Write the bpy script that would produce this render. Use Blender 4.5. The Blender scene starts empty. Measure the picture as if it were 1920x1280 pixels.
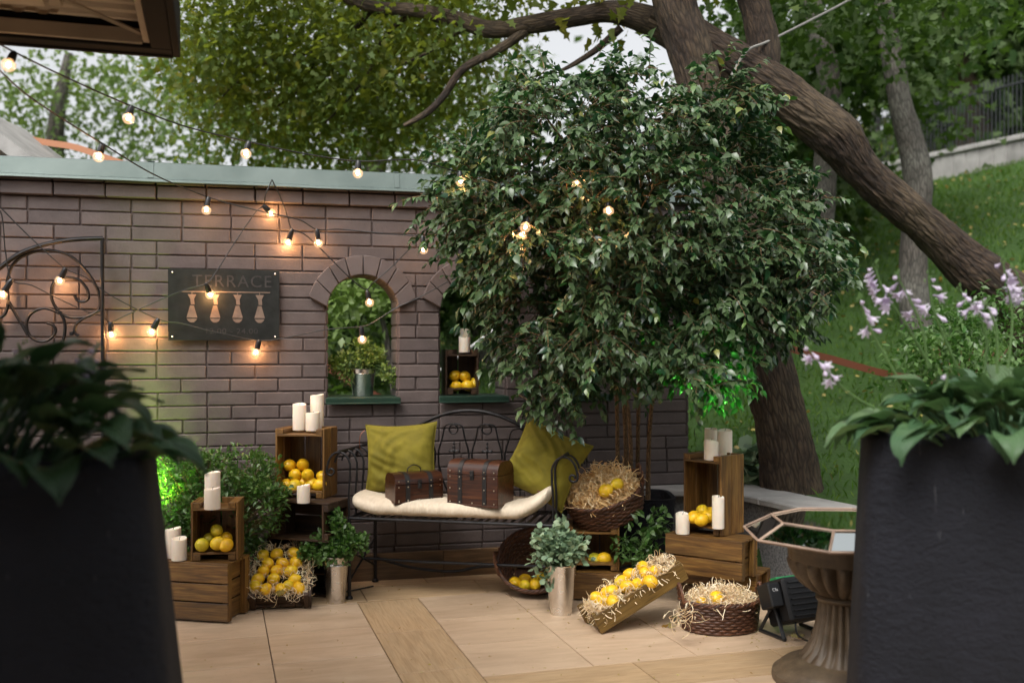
import bpy, bmesh, math, random
import numpy as np
from mathutils import Vector, Matrix, Euler, noise
random.seed(7); RNG = np.random.default_rng(11)
R = math.radians; PI = math.pi
F = 1867.0; HZ = 655.0; H = 1.25
C = bpy.context.scene.collection

# a photo pixel and a depth (or a height) give the real place in metres
def P(px, py, Y): return Vector(((px-960)/F*Y, Y, H+(HZ-py)/F*Y))
def G(px, py, z=0.0):
    Y = F*(H-z)/(py-HZ); return Vector(((px-960)/F*Y, Y, z))

# ------------------------------------------------------------------ scene tree
def tag(o, label=None, cat=None, group=None, kind=None):
    if label: o['label'] = label
    if cat: o['category'] = cat
    if group: o['group'] = group
    if kind: o['kind'] = kind
    return o
def thing(name, label, cat, loc=(0,0,0), rot=(0,0,0), group=None):
    o = bpy.data.objects.new(name, None); C.objects.link(o)
    o.empty_display_size = .05
    o.location = loc; o.rotation_euler = rot
    return tag(o, label, cat, group)
def link_mesh(name, me, mat=None, parent=None, loc=None, rot=None):
    o = bpy.data.objects.new(name, me); C.objects.link(o)
    if mat is not None and not me.materials: me.materials.append(mat)
    if parent is not None: o.parent = parent
    if loc is not None: o.location = loc
    if rot is not None: o.rotation_euler = rot
    return o
def dup(o, parent=None):
    c = o.copy(); C.objects.link(c)
    if parent is not None: c.parent = parent
    for ch in [x for x in bpy.data.objects if x.parent == o]: dup(ch, c)
    return c

# ------------------------------------------------------------------ mesh builder
def frame_for(d):
    d = d.normalized(); a = Vector((0,0,1)) if abs(d.z) < .9 else Vector((1,0,0))
    x = d.cross(a).normalized(); return x, d.cross(x).normalized()
def crom(pts, n=6):
    pts = [Vector(p) for p in pts]
    if len(pts) < 3: return pts
    out = []
    for i in range(len(pts)-1):
        p0 = pts[max(i-1,0)]; p1 = pts[i]; p2 = pts[i+1]; p3 = pts[min(i+2,len(pts)-1)]
        for j in range(n):
            t = j/n
            out.append(.5*((2*p1)+(p2-p0)*t+(2*p0-5*p1+4*p2-p3)*t*t+(3*p1-p0-3*p2+p3)*t**3))
    out.append(pts[-1]); return out
def lerp_list(v, n):
    m = len(v)-1; out = []
    for i in range(n):
        t = i/(n-1)*m; k = min(int(t), m-1); out.append(v[k]+(v[k+1]-v[k])*(t-k))
    return out
class MB:
    def __init__(s): s.v=[]; s.f=[]; s.pc=[]; s.r=[]; s.mi=[]; s.m=0
    def _add(s, vs, fs, pcs, r=None):
        b = len(s.v); r = random.random() if r is None else r
        s.v += [tuple(v) for v in vs]; s.pc += [tuple(p) for p in pcs]; s.r += [r]*len(vs)
        for f in fs: s.f.append([b+i for i in f]); s.mi.append(s.m)
    def box(s, c, size, M=None, rot=None, ax=None, b=0.0, r=None):
        c = Vector(c); hx,hy,hz = [q/2 for q in size]
        sz = list(size); la = ax if ax is not None else sz.index(max(sz))
        off = Vector((random.random()*50, random.random()*50, random.random()*50))
        order = [la]+[i for i in range(3) if i != la]
        if b <= 0:
            L = [Vector((x,y,z)) for x in (-hx,hx) for y in (-hy,hy) for z in (-hz,hz)]
            fs = [(0,1,3,2),(4,6,7,5),(0,4,5,1),(2,3,7,6),(0,2,6,4),(1,5,7,3)]
        else:
            b = min(b, hx*.8, hy*.8, hz*.8); L=[]; idx={}
            for sx in (-1,1):
                for sy in (-1,1):
                    for sz_ in (-1,1):
                        for a in range(3):
                            p = [sx*(hx-b), sy*(hy-b), sz_*(hz-b)]; q=[sx*hx, sy*hy, sz_*hz]; p[a]=q[a]
                            idx[(sx,sy,sz_,a)] = len(L); L.append(Vector(p))
            fs=[]
            def orient(f, n):
                nn = (L[f[1]]-L[f[0]]).cross(L[f[2]]-L[f[0]])
                return f if nn.dot(n) > 0 else f[::-1]
            for a in range(3):
                o1,o2 = [(1,2),(0,2),(0,1)][a]
                for sg in (-1,1):
                    q=[]
                    for (i,j) in ((-1,-1),(1,-1),(1,1),(-1,1)):
                        k=[0,0,0]; k[a]=sg; k[o1]=i; k[o2]=j; q.append(idx[(k[0],k[1],k[2],a)])
                    n=Vector((0,0,0)); n[a]=sg; fs.append(orient(q,n))
                # edges along axis a
                for i in (-1,1):
                    for j in (-1,1):
                        q=[]
                        for e,face in ((-1,o1),(-1,o2),(1,o2),(1,o1)):
                            k=[0,0,0]; k[a]=e; k[o1]=i; k[o2]=j; q.append(idx[(k[0],k[1],k[2],face)])
                        n=Vector((0,0,0)); n[o1]=i; n[o2]=j; fs.append(orient(q,n))
            for sx in (-1,1):
                for sy in (-1,1):
                    for s3 in (-1,1):
                        fs.append(orient([idx[(sx,sy,s3,a)] for a in range(3)], Vector((sx,sy,s3))))
        pcs = [Vector([l[i] for i in order])+off for l in L]
        if rot is not None: RM = Euler(rot).to_matrix(); L=[RM@l for l in L]
        L = [l+c for l in L]
        if M is not None: L = [M@l for l in L]
        s._add(L, fs, pcs, r)
    def tube(s, pts, rad, n=8, closed=False, caps=True, M=None, flat=1.0, rough=0.0, rfreq=3.0, r=None, ridge=0.0):
        pts=[Vector(p) for p in pts]
        if M is not None: pts=[M@p for p in pts]
        m=len(pts); rads = rad if isinstance(rad,(list,tuple)) else [rad]*m
        if len(rads)!=m: rads = lerp_list(list(rads), m)
        vs=[];pcs=[];fs=[]; L=0; off=random.random()*50
        t=(pts[1]-pts[0]).normalized(); x,y=frame_for(t)
        for i,p in enumerate(pts):
            if closed: t2=(pts[(i+1)%m]-pts[i-1])
            else: t2=(pts[min(i+1,m-1)]-pts[max(i-1,0)])
            if t2.length<1e-9: t2=t
            t2=t2.normalized()
            x=(x-t2*x.dot(t2)); x = x.normalized() if x.length>1e-6 else frame_for(t2)[0]
            y=t2.cross(x)
            if i: L+=(p-pts[i-1]).length
            for k in range(n):
                a=2*PI*k/n; rr=rads[i]
                q=(x*math.cos(a)+y*math.sin(a)*flat)
                if rough:
                    rr*=1+rough*noise.noise((p+q*rads[i])*rfreq+Vector((off,0,0)))+rough*.5*noise.noise((p+q*rads[i])*rfreq*3)
                if ridge:
                    rq=noise.noise(Vector((L*5+off,math.cos(a)*rads[i]*34,math.sin(a)*rads[i]*34))); rr+=ridge*(1-abs(rq)*2.4); rr+=ridge*.6*noise.noise(Vector((L*16+off,math.cos(a)*rads[i]*80,math.sin(a)*rads[i]*80)))
                vs.append(p+q*rr); pcs.append((L+off, math.cos(a)*rads[i], math.sin(a)*rads[i]))
            t=t2
        M2 = m if closed else m-1
        for i in range(M2):
            for k in range(n):
                a=i*n+k; b=i*n+(k+1)%n; c2=((i+1)%m)*n+(k+1)%n; d=((i+1)%m)*n+k
                fs.append((a,b,c2,d))
        if caps and not closed:
            fs.append(tuple(range(n))[::-1]); fs.append(tuple((m-1)*n+k for k in range(n)))
        s._add(vs,fs,pcs,r)
    def lathe(s, prof, n=32, c=(0,0,0), M=None, flute=None, sx=1, sy=1, r=None):
        c=Vector(c); vs=[];pcs=[];fs=[]
        for i,(rr,z) in enumerate(prof):
            for k in range(n):
                a=2*PI*k/n; q=rr
                if flute: q=rr*(1+flute(i,z,a))
                v=Vector((q*math.cos(a)*sx,q*math.sin(a)*sy,z))+c
                pcs.append((z,q*math.cos(a),q*math.sin(a)))
                vs.append(M@v if M is not None else v)
        for i in range(len(prof)-1):
            for k in range(n):
                fs.append((i*n+k,i*n+(k+1)%n,(i+1)*n+(k+1)%n,(i+1)*n+k))
        if prof[0][0]>1e-5: fs.append(tuple(range(n))[::-1])
        if prof[-1][0]>1e-5: fs.append(tuple((len(prof)-1)*n+k for k in range(n)))
        s._add(vs,fs,pcs,r)
    def grid(s, fn, nu, nv, M=None, r=None, closeu=False):
        vs=[];pcs=[];fs=[]
        for j in range(nv+1):
            for i in range(nu+(0 if closeu else 1)):
                v=Vector(fn(i/nu,j/nv)); pcs.append((i/nu,j/nv,0)); vs.append(M@v if M is not None else v)
        w=nu if closeu else nu+1
        for j in range(nv):
            for i in range(nu):
                fs.append((j*w+i,j*w+(i+1)%w,(j+1)*w+(i+1)%w,(j+1)*w+i))
        s._add(vs,fs,pcs,r)
    def poly(s, vs, fs, r=None): s._add(vs,fs,[tuple(v) for v in vs],r)
    def prism(s, outline, y0, y1, r=None, M=None):
        n=len(outline); vs=[Vector((x,y0,z)) for x,z in outline]+[Vector((x,y1,z)) for x,z in outline]
        fs=[tuple(range(n)), tuple(range(n,2*n))[::-1]]+[(i,n+i,n+(i+1)%n,(i+1)%n) for i in range(n)]
        if M is not None: vs=[M@v for v in vs]
        s._add(vs,fs,[tuple(v) for v in vs],r)
    def mesh(s, name, smooth=True, ang=35, merge=False):
        me=bpy.data.meshes.new(name); me.from_pydata(s.v,[],s.f)
        a=me.attributes.new('pc','FLOAT_VECTOR','POINT'); a.data.foreach_set('vector',np.array(s.pc,dtype=np.float32).ravel())
        a=me.attributes.new('rnd','FLOAT','POINT'); a.data.foreach_set('value',np.array(s.r,dtype=np.float32))
        if any(s.mi): me.polygons.foreach_set('material_index', s.mi)
        bm=bmesh.new(); bm.from_mesh(me)
        if merge: bmesh.ops.remove_doubles(bm,verts=bm.verts,dist=1e-5)
        bmesh.ops.recalc_face_normals(bm,faces=bm.faces); bm.to_mesh(me); bm.free()
        if smooth:
            me.polygons.foreach_set('use_smooth',[True]*len(me.polygons)); me.set_sharp_from_angle(angle=R(ang))
        me.update(); return me
    def build(s, name, mat, parent=None, smooth=True, ang=35, loc=None, rot=None, merge=False):
        me=s.mesh(name,smooth,ang,merge)
        if isinstance(mat,(list,tuple)):
            for m_ in mat: me.materials.append(m_)
            return link_mesh(name,me,None,parent,loc,rot)
        return link_mesh(name,me,mat,parent,loc,rot)

# ------------------------------------------------------------------ leaves, vectorised
def leaf_template(kind):
    # t along the blade, s across, h lift; faces
    if kind=='ficus':
        T=[(0,0,0),(.28,-.44,.06),(.3,0,0),(.28,.44,.06),(.62,-.36,.0),(.62,0,-.07),(.62,.36,.0),(.86,-.1,-.15),(.86,.1,-.15),(1.1,0,-.26)]
        Fc=[(0,1,2),(0,2,3),(1,4,5,2),(2,5,6,3),(4,7,5),(5,7,8),(5,8,6),(7,9,8)]
    elif kind=='small':
        T=[(0,0,0),(.45,-.42,.1),(.45,0,0),(.45,.42,.1),(1,0,-.05)]; Fc=[(0,1,2),(0,2,3),(1,4,2),(2,4,3)]
    elif kind=='round':
        T=[(0,0,0),(.3,-.42,.07),(.75,-.40,.07),(1,0,-.03),(.75,.40,.07),(.3,.42,.07),(.5,0,0)]
        Fc=[(0,1,6),(1,2,6),(2,3,6),(3,4,6),(4,5,6),(5,0,6)]
    elif kind=='maple':
        T=[(0,0,0),(.1,-.5,.08),(.45,-.25,.03),(.62,-.5,.0),(.7,-.15,0),(1,0,-.12),(.7,.15,0),(.62,.5,.0),(.45,.25,.03),(.1,.5,.08),(.4,0,0)]
        Fc=[(0,1,10),(1,2,10),(2,3,4),(2,4,10),(4,5,6),(4,6,10),(6,7,8),(6,8,10),(8,9,10),(9,0,10)]
    return np.array(T,dtype=np.float32), Fc
def norm(a): return a/np.maximum(np.linalg.norm(a,axis=1,keepdims=True),1e-9)
def leaves_mesh(name, pos, d, L, W, kind='small', rnd=None, upbias=1.0):
    T,Fc=leaf_template(kind); n=len(pos); pos=np.asarray(pos,dtype=np.float32)
    d=norm(np.asarray(d,dtype=np.float32))
    up=np.zeros((n,3),dtype=np.float32); up[:,2]=upbias; up+=RNG.normal(0,.55,(n,3))
    side=norm(np.cross(d,up)); nn=np.cross(side,d)
    L=np.broadcast_to(np.asarray(L,dtype=np.float32),(n,)).reshape(n,1,1); W=np.broadcast_to(np.asarray(W,dtype=np.float32),(n,)).reshape(n,1,1)
    v=pos[:,None,:]+L*T[None,:,0:1]*d[:,None,:]+W*T[None,:,1:2]*side[:,None,:]+L*T[None,:,2:3]*nn[:,None,:]
    nv=len(T); v=v.reshape(-1,3)
    loops=[];starts=[];tot=0
    fl=np.concatenate([np.array(f) for f in Fc]); ln=np.array([len(f) for f in Fc])
    allidx=(fl[None,:]+(np.arange(n)*nv)[:,None]).ravel()
    tots=np.tile(ln,n); st=np.concatenate([[0],np.cumsum(tots)[:-1]])
    me=bpy.data.meshes.new(name); me.vertices.add(len(v)); me.vertices.foreach_set('co',v.astype(np.float32).ravel())
    me.loops.add(len(allidx)); me.loops.foreach_set('vertex_index',allidx.astype(np.int32))
    me.polygons.add(len(tots)); me.polygons.foreach_set('loop_start',st.astype(np.int32))
    me.polygons.foreach_set('use_smooth',[True]*len(tots))
    me.update(calc_edges=True); me.validate()
    r=RNG.random(n) if rnd is None else np.asarray(rnd)
    a=me.attributes.new('rnd','FLOAT','POINT'); a.data.foreach_set('value',np.repeat(r,nv).astype(np.float32))
    a=me.attributes.new('pc','FLOAT_VECTOR','POINT'); pc=np.tile(T,(n,1)).astype(np.float32); a.data.foreach_set('vector',pc.ravel())
    return me

# ------------------------------------------------------------------ materials
class NT:
    def __init__(s,name):
        s.m=bpy.data.materials.new(name); s.m.use_nodes=True; s.t=s.m.node_tree; s.n=s.t.nodes; s.l=s.t.links
        s.b=s.n['Principled BSDF']; s.out=s.n['Material Output']
    def add(s,typ,**kw):
        x=s.n.new(typ)
        for k,v in kw.items():
            if hasattr(x,k): setattr(x,k,v)
        return x
    def link(s,a,b): s.l.new(a,b)
    def coord(s,attr=None,scale=(1,1,1),space='Object'):
        if attr: a=s.add('ShaderNodeAttribute'); a.attribute_name=attr; o=a.outputs['Vector']
        else: o=s.add('ShaderNodeTexCoord').outputs[space]
        mp=s.add('ShaderNodeMapping'); mp.inputs['Scale'].default_value=scale; s.link(o,mp.inputs['Vector']); return mp.outputs['Vector']
    def noise(s,vec,scale=5,detail=4,rough=.55,dist=0):
        x=s.add('ShaderNodeTexNoise'); x.inputs['Scale'].default_value=scale; x.inputs['Detail'].default_value=detail
        x.inputs['Roughness'].default_value=rough; x.inputs['Distortion'].default_value=dist; s.link(vec,x.inputs['Vector']); return x.outputs['Fac']
    def ramp(s,fac,stops):
        x=s.add('ShaderNodeValToRGB'); e=x.color_ramp.elements
        while len(e)<len(stops): e.new(.5)
        for i,(p,c) in enumerate(stops): e[i].position=p; e[i].color=(c[0],c[1],c[2],1)
        s.link(fac,x.inputs['Fac']); return x.outputs['Color']
    def mix(s,fac,a,b,blend='MIX'):
        x=s.add('ShaderNodeMix',data_type='RGBA',blend_type=blend)
        for sock,val in ((x.inputs[0],fac),(x.inputs[6],a),(x.inputs[7],b)):
            if hasattr(val,'links'): s.link(val,sock)
            elif isinstance(val,(int,float)): sock.default_value=val
            else: sock.default_value=(val[0],val[1],val[2],1)
        return x.outputs[2]
    def rnd(s):
        a=s.add('ShaderNodeAttribute'); a.attribute_name='rnd'; return a.outputs['Fac']
    def math(s,op,a,b=0.0):
        x=s.add('ShaderNodeMath',operation=op)
        for sock,val in ((x.inputs[0],a),(x.inputs[1],b)):
            if hasattr(val,'links'): s.link(val,sock)
            else: sock.default_value=val
        return x.outputs[0]
    def bump(s,h,strength=.4,dist=.01,prev=None):
        x=s.add('ShaderNodeBump'); x.inputs['Strength'].default_value=strength; x.inputs['Distance'].default_value=dist
        s.link(h,x.inputs['Height'])
        if prev is not None: s.link(prev,x.inputs['Normal'])
        s.link(x.outputs['Normal'],s.b.inputs['Normal']); return x.outputs['Normal']
    def col(s,c):
        if hasattr(c,'links'): s.link(c,s.b.inputs['Base Color'])
        else: s.b.inputs['Base Color'].default_value=(c[0],c[1],c[2],1)
    def set(s,**kw):
        for k,v in kw.items():
            key=k.replace('_',' ')
            for i in s.b.inputs:
                if i.name.lower()==key.lower():
                    if hasattr(v,'links'): s.link(v,i)
                    else: i.default_value=v
        return s
M={}
def wood(name,a,b,c,rough=.6,grain=1.0,bump=.25,var=1.0):
    t=NT(name); v=t.coord('pc',(2.2*grain,38*grain,38*grain)); n1=t.noise(v,1.6,5,.6,1.2)
    v2=t.coord('pc',(7,160,160)); n2=t.noise(v2,1.0,3,.6)
    v3=t.coord('pc',(1.5,6,6)); n3=t.noise(v3,3.5,3,.5)
    col=t.ramp(n1,[(.3,a),(.5,b),(.72,c)])
    col=t.mix(t.math('MULTIPLY',n2,.35),col,(a[0]*.4,a[1]*.4,a[2]*.4))
    st=t.ramp(n3,[(.35,(.55,.55,.55)),(.6,(1,1,1))]); col=t.mix(.8*var,col,st,'MULTIPLY')
    tone=t.ramp(t.rnd(),[(0,(.72,.70,.68)),(1,(1.22,1.18,1.1))]); col=t.mix(var,col,tone,'MULTIPLY')
    t.col(col); t.set(Roughness=rough); t.bump(n1,bump,.004); M[name]=t.m; return t.m
wood('crate_wood',(.075,.032,.007),(.19,.092,.020),(.34,.19,.05),.5)
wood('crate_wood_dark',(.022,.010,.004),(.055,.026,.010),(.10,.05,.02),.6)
wood('crate_wood_olive',(.12,.062,.010),(.24,.14,.026),(.34,.21,.055),.6)
wood('plank_tile',(.42,.27,.14),(.55,.38,.22),(.62,.45,.28),.42,1.3,.1,.35)
wood('skirting_wood',(.10,.055,.026),(.18,.105,.05),(.27,.17,.09),.5,.7,.1)
wood('chest_wood',(.020,.006,.003),(.055,.016,.006),(.125,.042,.013),.33)
wood('sash_wood',(.26,.17,.12),(.40,.28,.21),(.52,.40,.32),.6)

def m_brick():
    t=NT('brick_paint'); v=t.coord(None); n=t.noise(v,7,5,.6); n2=t.noise(v,90,4,.7)
    c=t.ramp(n,[(.3,(.086,.067,.064)),(.7,(.120,.095,.090))])
    tone=t.ramp(t.rnd(),[(0,(.84,.83,.83)),(1,(1.16,1.13,1.10))]); c=t.mix(1,c,tone,'MULTIPLY')
    stn=t.noise(t.coord(None,(1,1,.5)),2.2,6,.7); c=t.mix(.7,c,t.ramp(stn,[(.35,(.74,.73,.72)),(.55,(1,1,1)),(.75,(1.12,1.12,1.14))]),'MULTIPLY')
    sp=t.ramp(n2,[(.28,(.72,.72,.72)),(.42,(1,1,1))]); c=t.mix(.6,c,sp,'MULTIPLY')
    t.col(c); t.set(Roughness=.62); p=t.bump(n2,.35,.003); t.bump(t.noise(v,14,3),.3,.01,p); M['brick']=t.m
    t=NT('brick_joint'); n=t.noise(t.coord(None),40,4); t.col(t.ramp(n,[(.3,(.060,.044,.040)),(.7,(.090,.067,.062))])); t.set(Roughness=.85); t.bump(n,.5,.004); M['joint']=t.m
m_brick()
def simple(name,c,rough=.5,metal=0.0,nscale=0,namp=.25,bump=0,bscale=60,**kw):
    t=NT(name); v=t.coord(None)
    if nscale:
        n=t.noise(v,nscale,4); lo=tuple(x*(1-namp) for x in c); hi=tuple(min(1,x*(1+namp)) for x in c)
        t.col(t.ramp(n,[(.3,lo),(.7,hi)]))
    else: t.col(c)
    t.set(Roughness=rough,Metallic=metal,**kw)
    if bump: t.bump(t.noise(v,bscale,4),bump,.004)
    M[name]=t.m; return t
def m_cap():
    t=NT('coping_metal'); v=t.coord(None,(1,1,1)); n=t.noise(v,3,4); n2=t.noise(v,60,3)
    t.col(t.ramp(n,[(.3,(.09,.12,.108)),(.7,(.14,.175,.16))])); t.set(Roughness=t.ramp(n,[(.3,(.28,.28,.28)),(.7,(.5,.5,.5))]),Metallic=.35); t.bump(n,.25,.02); M['coping']=t.m
m_cap()
simple('sill_metal',(.018,.045,.030),.35,.2,8)
simple('iron',(.022,.021,.022),.42,.6,20,.3,.2,120)
simple('sign_plate',(.022,.024,.022),.5,.5,15,.3,.15,150)
simple('sign_cut',(.17,.12,.09),.7,0,30,.2)
simple('black_plastic',(.012,.012,.013),.35)
simple('flood_body',(.014,.014,.015),.45,.3,0)
simple('cable',(.010,.010,.010),.5)
simple('rope_grey',(.24,.23,.21),.8)
simple('wick',(.04,.03,.02),.9)
simple('stud',(.55,.50,.40),.3,1.0)
simple('strap_leather',(.008,.007,.007),.5,0,30,.3,.2,200)
simple('label_leather',(.10,.03,.014),.6)
simple('concrete',(.30,.29,.275),.9,0,6,.2,.7,70)
simple('concrete_rough',(.165,.165,.165),.95,0,90,.5,1.0,130)
simple('soil',(.03,.02,.012),.95,0,40,.4,.8,60)
simple('soffit',(.46,.38,.29),.75,0,5,.15,.1,50)
simple('soffit_frame',(.34,.27,.20),.7,0,5,.15)
simple('fascia',(.014,.012,.011),.8,.0,4,.3); M['fascia'].node_tree.nodes['Principled BSDF'].inputs['Specular IOR Level'].default_value=.12
simple('copper',(.42,.25,.17),.5,.3,20,.3)
simple('pvc_white',(.75,.75,.73),.4)
simple('stone_wall_far',(.28,.27,.255),.9,0,3,.35,.8,12)
simple('fence_iron',(.03,.033,.036),.6,.3)
simple('stake',(.38,.17,.09),.8)
simple('tape',(.13,.036,.014),.65)
simple('mark_white',(.6,.6,.6),.5)
simple('green_gel',(.01,.20,.06),.4)
simple('pink_lace',(.5,.2,.13),.6)
def m_candle():
    t=NT('candle_wax'); n=t.noise(t.coord(None),25,3); t.col(t.ramp(n,[(.3,(.80,.69,.56)),(.7,(.86,.77,.65))]))
    t.set(Roughness=.5); t.b.inputs['Subsurface Weight'].default_value=.35; t.b.inputs['Subsurface Radius'].default_value=(.03,.018,.01); t.b.inputs['Subsurface Scale'].default_value=.5
    M['wax']=t.m
m_candle()
def m_lemon(name,a,b):
    t=NT(name); v=t.coord(None); n=t.noise(v,12,3); oi=t.add('ShaderNodeObjectInfo'); c=t.ramp(n,[(.3,a),(.7,b)]); c=t.mix(1,c,t.ramp(oi.outputs['Random'],[(0,(1.0,.93,.9)),(.5,(1,1,1)),(1,(.86,.98,1.3))]),'MULTIPLY'); t.col(c)
    t.set(Roughness=.38); t.b.inputs['Subsurface Weight'].default_value=.12; t.b.inputs['Subsurface Radius'].default_value=(.01,.006,.002)
    t.bump(t.noise(v,220,2),.35,.0015); M[name]=t.m
m_lemon('lemon',(.74,.43,.010),(.82,.53,.018)); m_lemon('lemon_green',(.42,.38,.02),(.66,.48,.02)); m_lemon('lemon_orange',(.76,.42,.009),(.80,.49,.014))
def m_straw():
    t=NT('wood_wool'); t.col(t.ramp(t.rnd(),[(0,(.58,.38,.18)),(.5,(.80,.62,.38)),(1,(.88,.76,.55))])); t.set(Roughness=.65)
    t.b.inputs['Subsurface Weight'].default_value=.1; M['straw']=t.m
    t=NT('golden_wood_wool'); t.col(t.ramp(t.rnd(),[(0,(.62,.36,.12)),(.5,(.82,.56,.26)),(1,(.88,.72,.46))])); t.set(Roughness=.65); M['straw_gold']=t.m
m_straw()
def m_wicker():
    t=NT('wicker'); v=t.coord('pc',(6,60,60)); n=t.noise(v,2,4)
    c=t.ramp(n,[(.3,(.035,.013,.006)),(.55,(.095,.038,.017)),(.8,(.19,.085,.035))])
    tone=t.ramp(t.rnd(),[(0,(.6,.6,.6)),(1,(1.3,1.2,1.1))]); t.col(t.mix(1,c,tone,'MULTIPLY')); t.set(Roughness=.5); t.bump(n,.4,.002); M['wicker']=t.m
m_wicker()
def m_leaf(name,stops,rough=.4,trans=.25,tc=(.2,.35,.03),spec=.5,bump=0.0,vein=False):
    t=NT(name); c=t.ramp(t.rnd(),stops)
    if vein:
        a=t.add('ShaderNodeAttribute'); a.attribute_name='pc'; sx=t.add('ShaderNodeSeparateXYZ'); t.link(a.outputs['Vector'],sx.inputs[0])
        w=t.math('SINE',t.math('MULTIPLY',sx.outputs[1],60.0)); t.bump(w,.5,.004)
        c=t.mix(t.math('MULTIPLY',t.math('ADD',w,1.0),.12),c,(.01,.03,.012))
    geo=t.add('ShaderNodeNewGeometry'); c2=t.mix(geo.outputs['Backfacing'],c,t.mix(.35,c,(.18,.24,.10)))
    t.col(c2); t.set(Roughness=rough); t.b.inputs['Specular IOR Level'].default_value=spec
    tr=t.add('ShaderNodeBsdfTranslucent'); t.link(t.mix(.6,c,tc),tr.inputs['Color'])
    ms=t.add('ShaderNodeMixShader'); ms.inputs[0].default_value=trans
    t.link(t.b.outputs[0],ms.inputs[1]); t.link(tr.outputs[0],ms.inputs[2]); t.link(ms.outputs[0],t.out.inputs['Surface']); M[name]=t.m
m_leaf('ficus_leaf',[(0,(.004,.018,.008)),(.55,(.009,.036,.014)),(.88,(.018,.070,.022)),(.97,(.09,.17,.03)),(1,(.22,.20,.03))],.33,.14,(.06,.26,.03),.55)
m_leaf('maple_leaf',[(0,(.022,.050,.008)),(.35,(.055,.095,.012)),(.7,(.12,.145,.018)),(.9,(.24,.20,.025)),(1,(.42,.24,.03))],.6,.46,(.36,.42,.04),.2)
m_leaf('pale_leaf',[(0,(.03,.07,.018)),(.5,(.07,.13,.03)),(1,(.15,.21,.05))],.6,.42,(.30,.42,.08),.2)
m_leaf('dark_leaf',[(0,(.012,.032,.010)),(.5,(.025,.058,.014)),(.9,(.05,.09,.018)),(1,(.13,.13,.02))],.6,.32,(.16,.30,.03),.2)
m_leaf('box_leaf',[(0,(.020,.060,.012)),(.5,(.040,.115,.02)),(1,(.10,.21,.04))],.35,.25,(.18,.42,.05))
m_leaf('lime_leaf',[(0,(.07,.13,.02)),(.5,(.14,.22,.04)),(1,(.24,.32,.08))],.4,.3,(.3,.5,.08))
m_leaf('eucalyptus_leaf',[(0,(.09,.18,.13)),(.6,(.28,.40,.26)),(1,(.48,.56,.36))],.55,.2,(.2,.35,.15))
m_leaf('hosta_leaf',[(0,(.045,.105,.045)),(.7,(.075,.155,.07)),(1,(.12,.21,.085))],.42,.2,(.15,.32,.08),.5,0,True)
m_leaf('hosta_shade_leaf',[(0,(.018,.050,.022)),(.7,(.032,.078,.034)),(1,(.05,.11,.05))],.45,.15,(.08,.2,.05),.5,0,True)  # darker copy of the hosta leaf, canopy shade put into its colour
m_leaf('petal',[(0,(.56,.46,.62)),(1,(.74,.66,.78))],.6,.3,(.7,.6,.85))
m_leaf('grass_blade',[(0,(.025,.070,.006)),(.6,(.055,.135,.012)),(1,(.12,.18,.015))],.8,.35,(.22,.42,.02),.12)
m_leaf('fallen_leaf',[(0,(.20,.11,.03)),(.5,(.45,.30,.05)),(1,(.50,.38,.16))],.7,.1,(.5,.4,.05))
m_leaf('stem_green',[(0,(.06,.12,.03)),(1,(.10,.18,.05))],.5,.1)
def m_bark(name,a,b,c,sc=1.0,bump=1.0):
    t=NT(name); v=t.coord('pc',(5*sc,26*sc,26*sc)); n=t.noise(v,1.3,6,.65,.6)
    vo=t.add('ShaderNodeTexVoronoi',feature='DISTANCE_TO_EDGE'); vo.inputs['Scale'].default_value=1.1; t.link(t.coord('pc',(9*sc,42*sc,42*sc)),vo.inputs['Vector'])
    big=t.noise(t.coord(None),2.5,3)
    c1=t.ramp(n,[(.3,a),(.52,b),(.75,c)]); c1=t.mix(t.ramp(big,[(.42,(0,0,0)),(.62,(.75,.75,.75))]),c1,(c[0]*1.0,c[1]*1.1,c[2]*1.1))
    cr=t.ramp(vo.outputs['Distance'],[(0,(.25,.25,.25)),(.18,(1,1,1))]); t.col(t.mix(.85,c1,cr,'MULTIPLY'))
    t.set(Roughness=.9); p=t.bump(vo.outputs['Distance'],.6*bump,.02); t.bump(n,.8*bump,.02,p); M[name]=t.m
m_bark('bark',(.016,.009,.005),(.044,.026,.015),(.105,.068,.040),1.0,1.1)
m_bark('bark_grey',(.05,.042,.034),(.10,.086,.070),(.17,.15,.125))
m_bark('stem_bark',(.10,.055,.022),(.19,.11,.05),(.28,.18,.09),3,.3)
def m_velvet():
    t=NT('velvet'); v=t.coord('pc'); n=t.noise(t.coord(None),14,4,.6,.6)
    t.col(t.ramp(n,[(.3,(.12,.10,.003)),(.7,(.19,.155,.006))])); t.set(Roughness=.85)
    t.b.inputs['Sheen Weight'].default_value=.5; t.b.inputs['Sheen Roughness'].default_value=.35; t.b.inputs['Sheen Tint'].default_value=(.75,.65,.10,1)
    t.bump(t.noise(t.coord(None),260,2),.25,.002); M['velvet']=t.m
m_velvet()
def m_cushion():
    t=NT('cushion_cloth'); v=t.coord(None); n=t.noise(v,10,4)
    w=t.add('ShaderNodeTexWave'); w.inputs['Scale'].default_value=14; w.inputs['Distortion'].default_value=1.5; t.link(t.coord(None),w.inputs['Vector'])
    t.col(t.ramp(n,[(.3,(.60,.50,.37)),(.7,(.70,.60,.46))])); t.set(Roughness=.85); p=t.bump(w.outputs['Fac'],.25,.006); t.bump(t.noise(v,250,2),.2,.002,p); M['cushion']=t.m
m_cushion()
def m_zinc():
    t=NT('galvanised'); n=t.noise(t.coord(None),18,4); t.col(t.ramp(n,[(.3,(.58,.56,.53)),(.7,(.74,.72,.69))])); t.set(Metallic=1.0,Roughness=t.ramp(n,[(.3,(.16,.16,.16)),(.7,(.30,.30,.30))])); M['zinc']=t.m
m_zinc()
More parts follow.
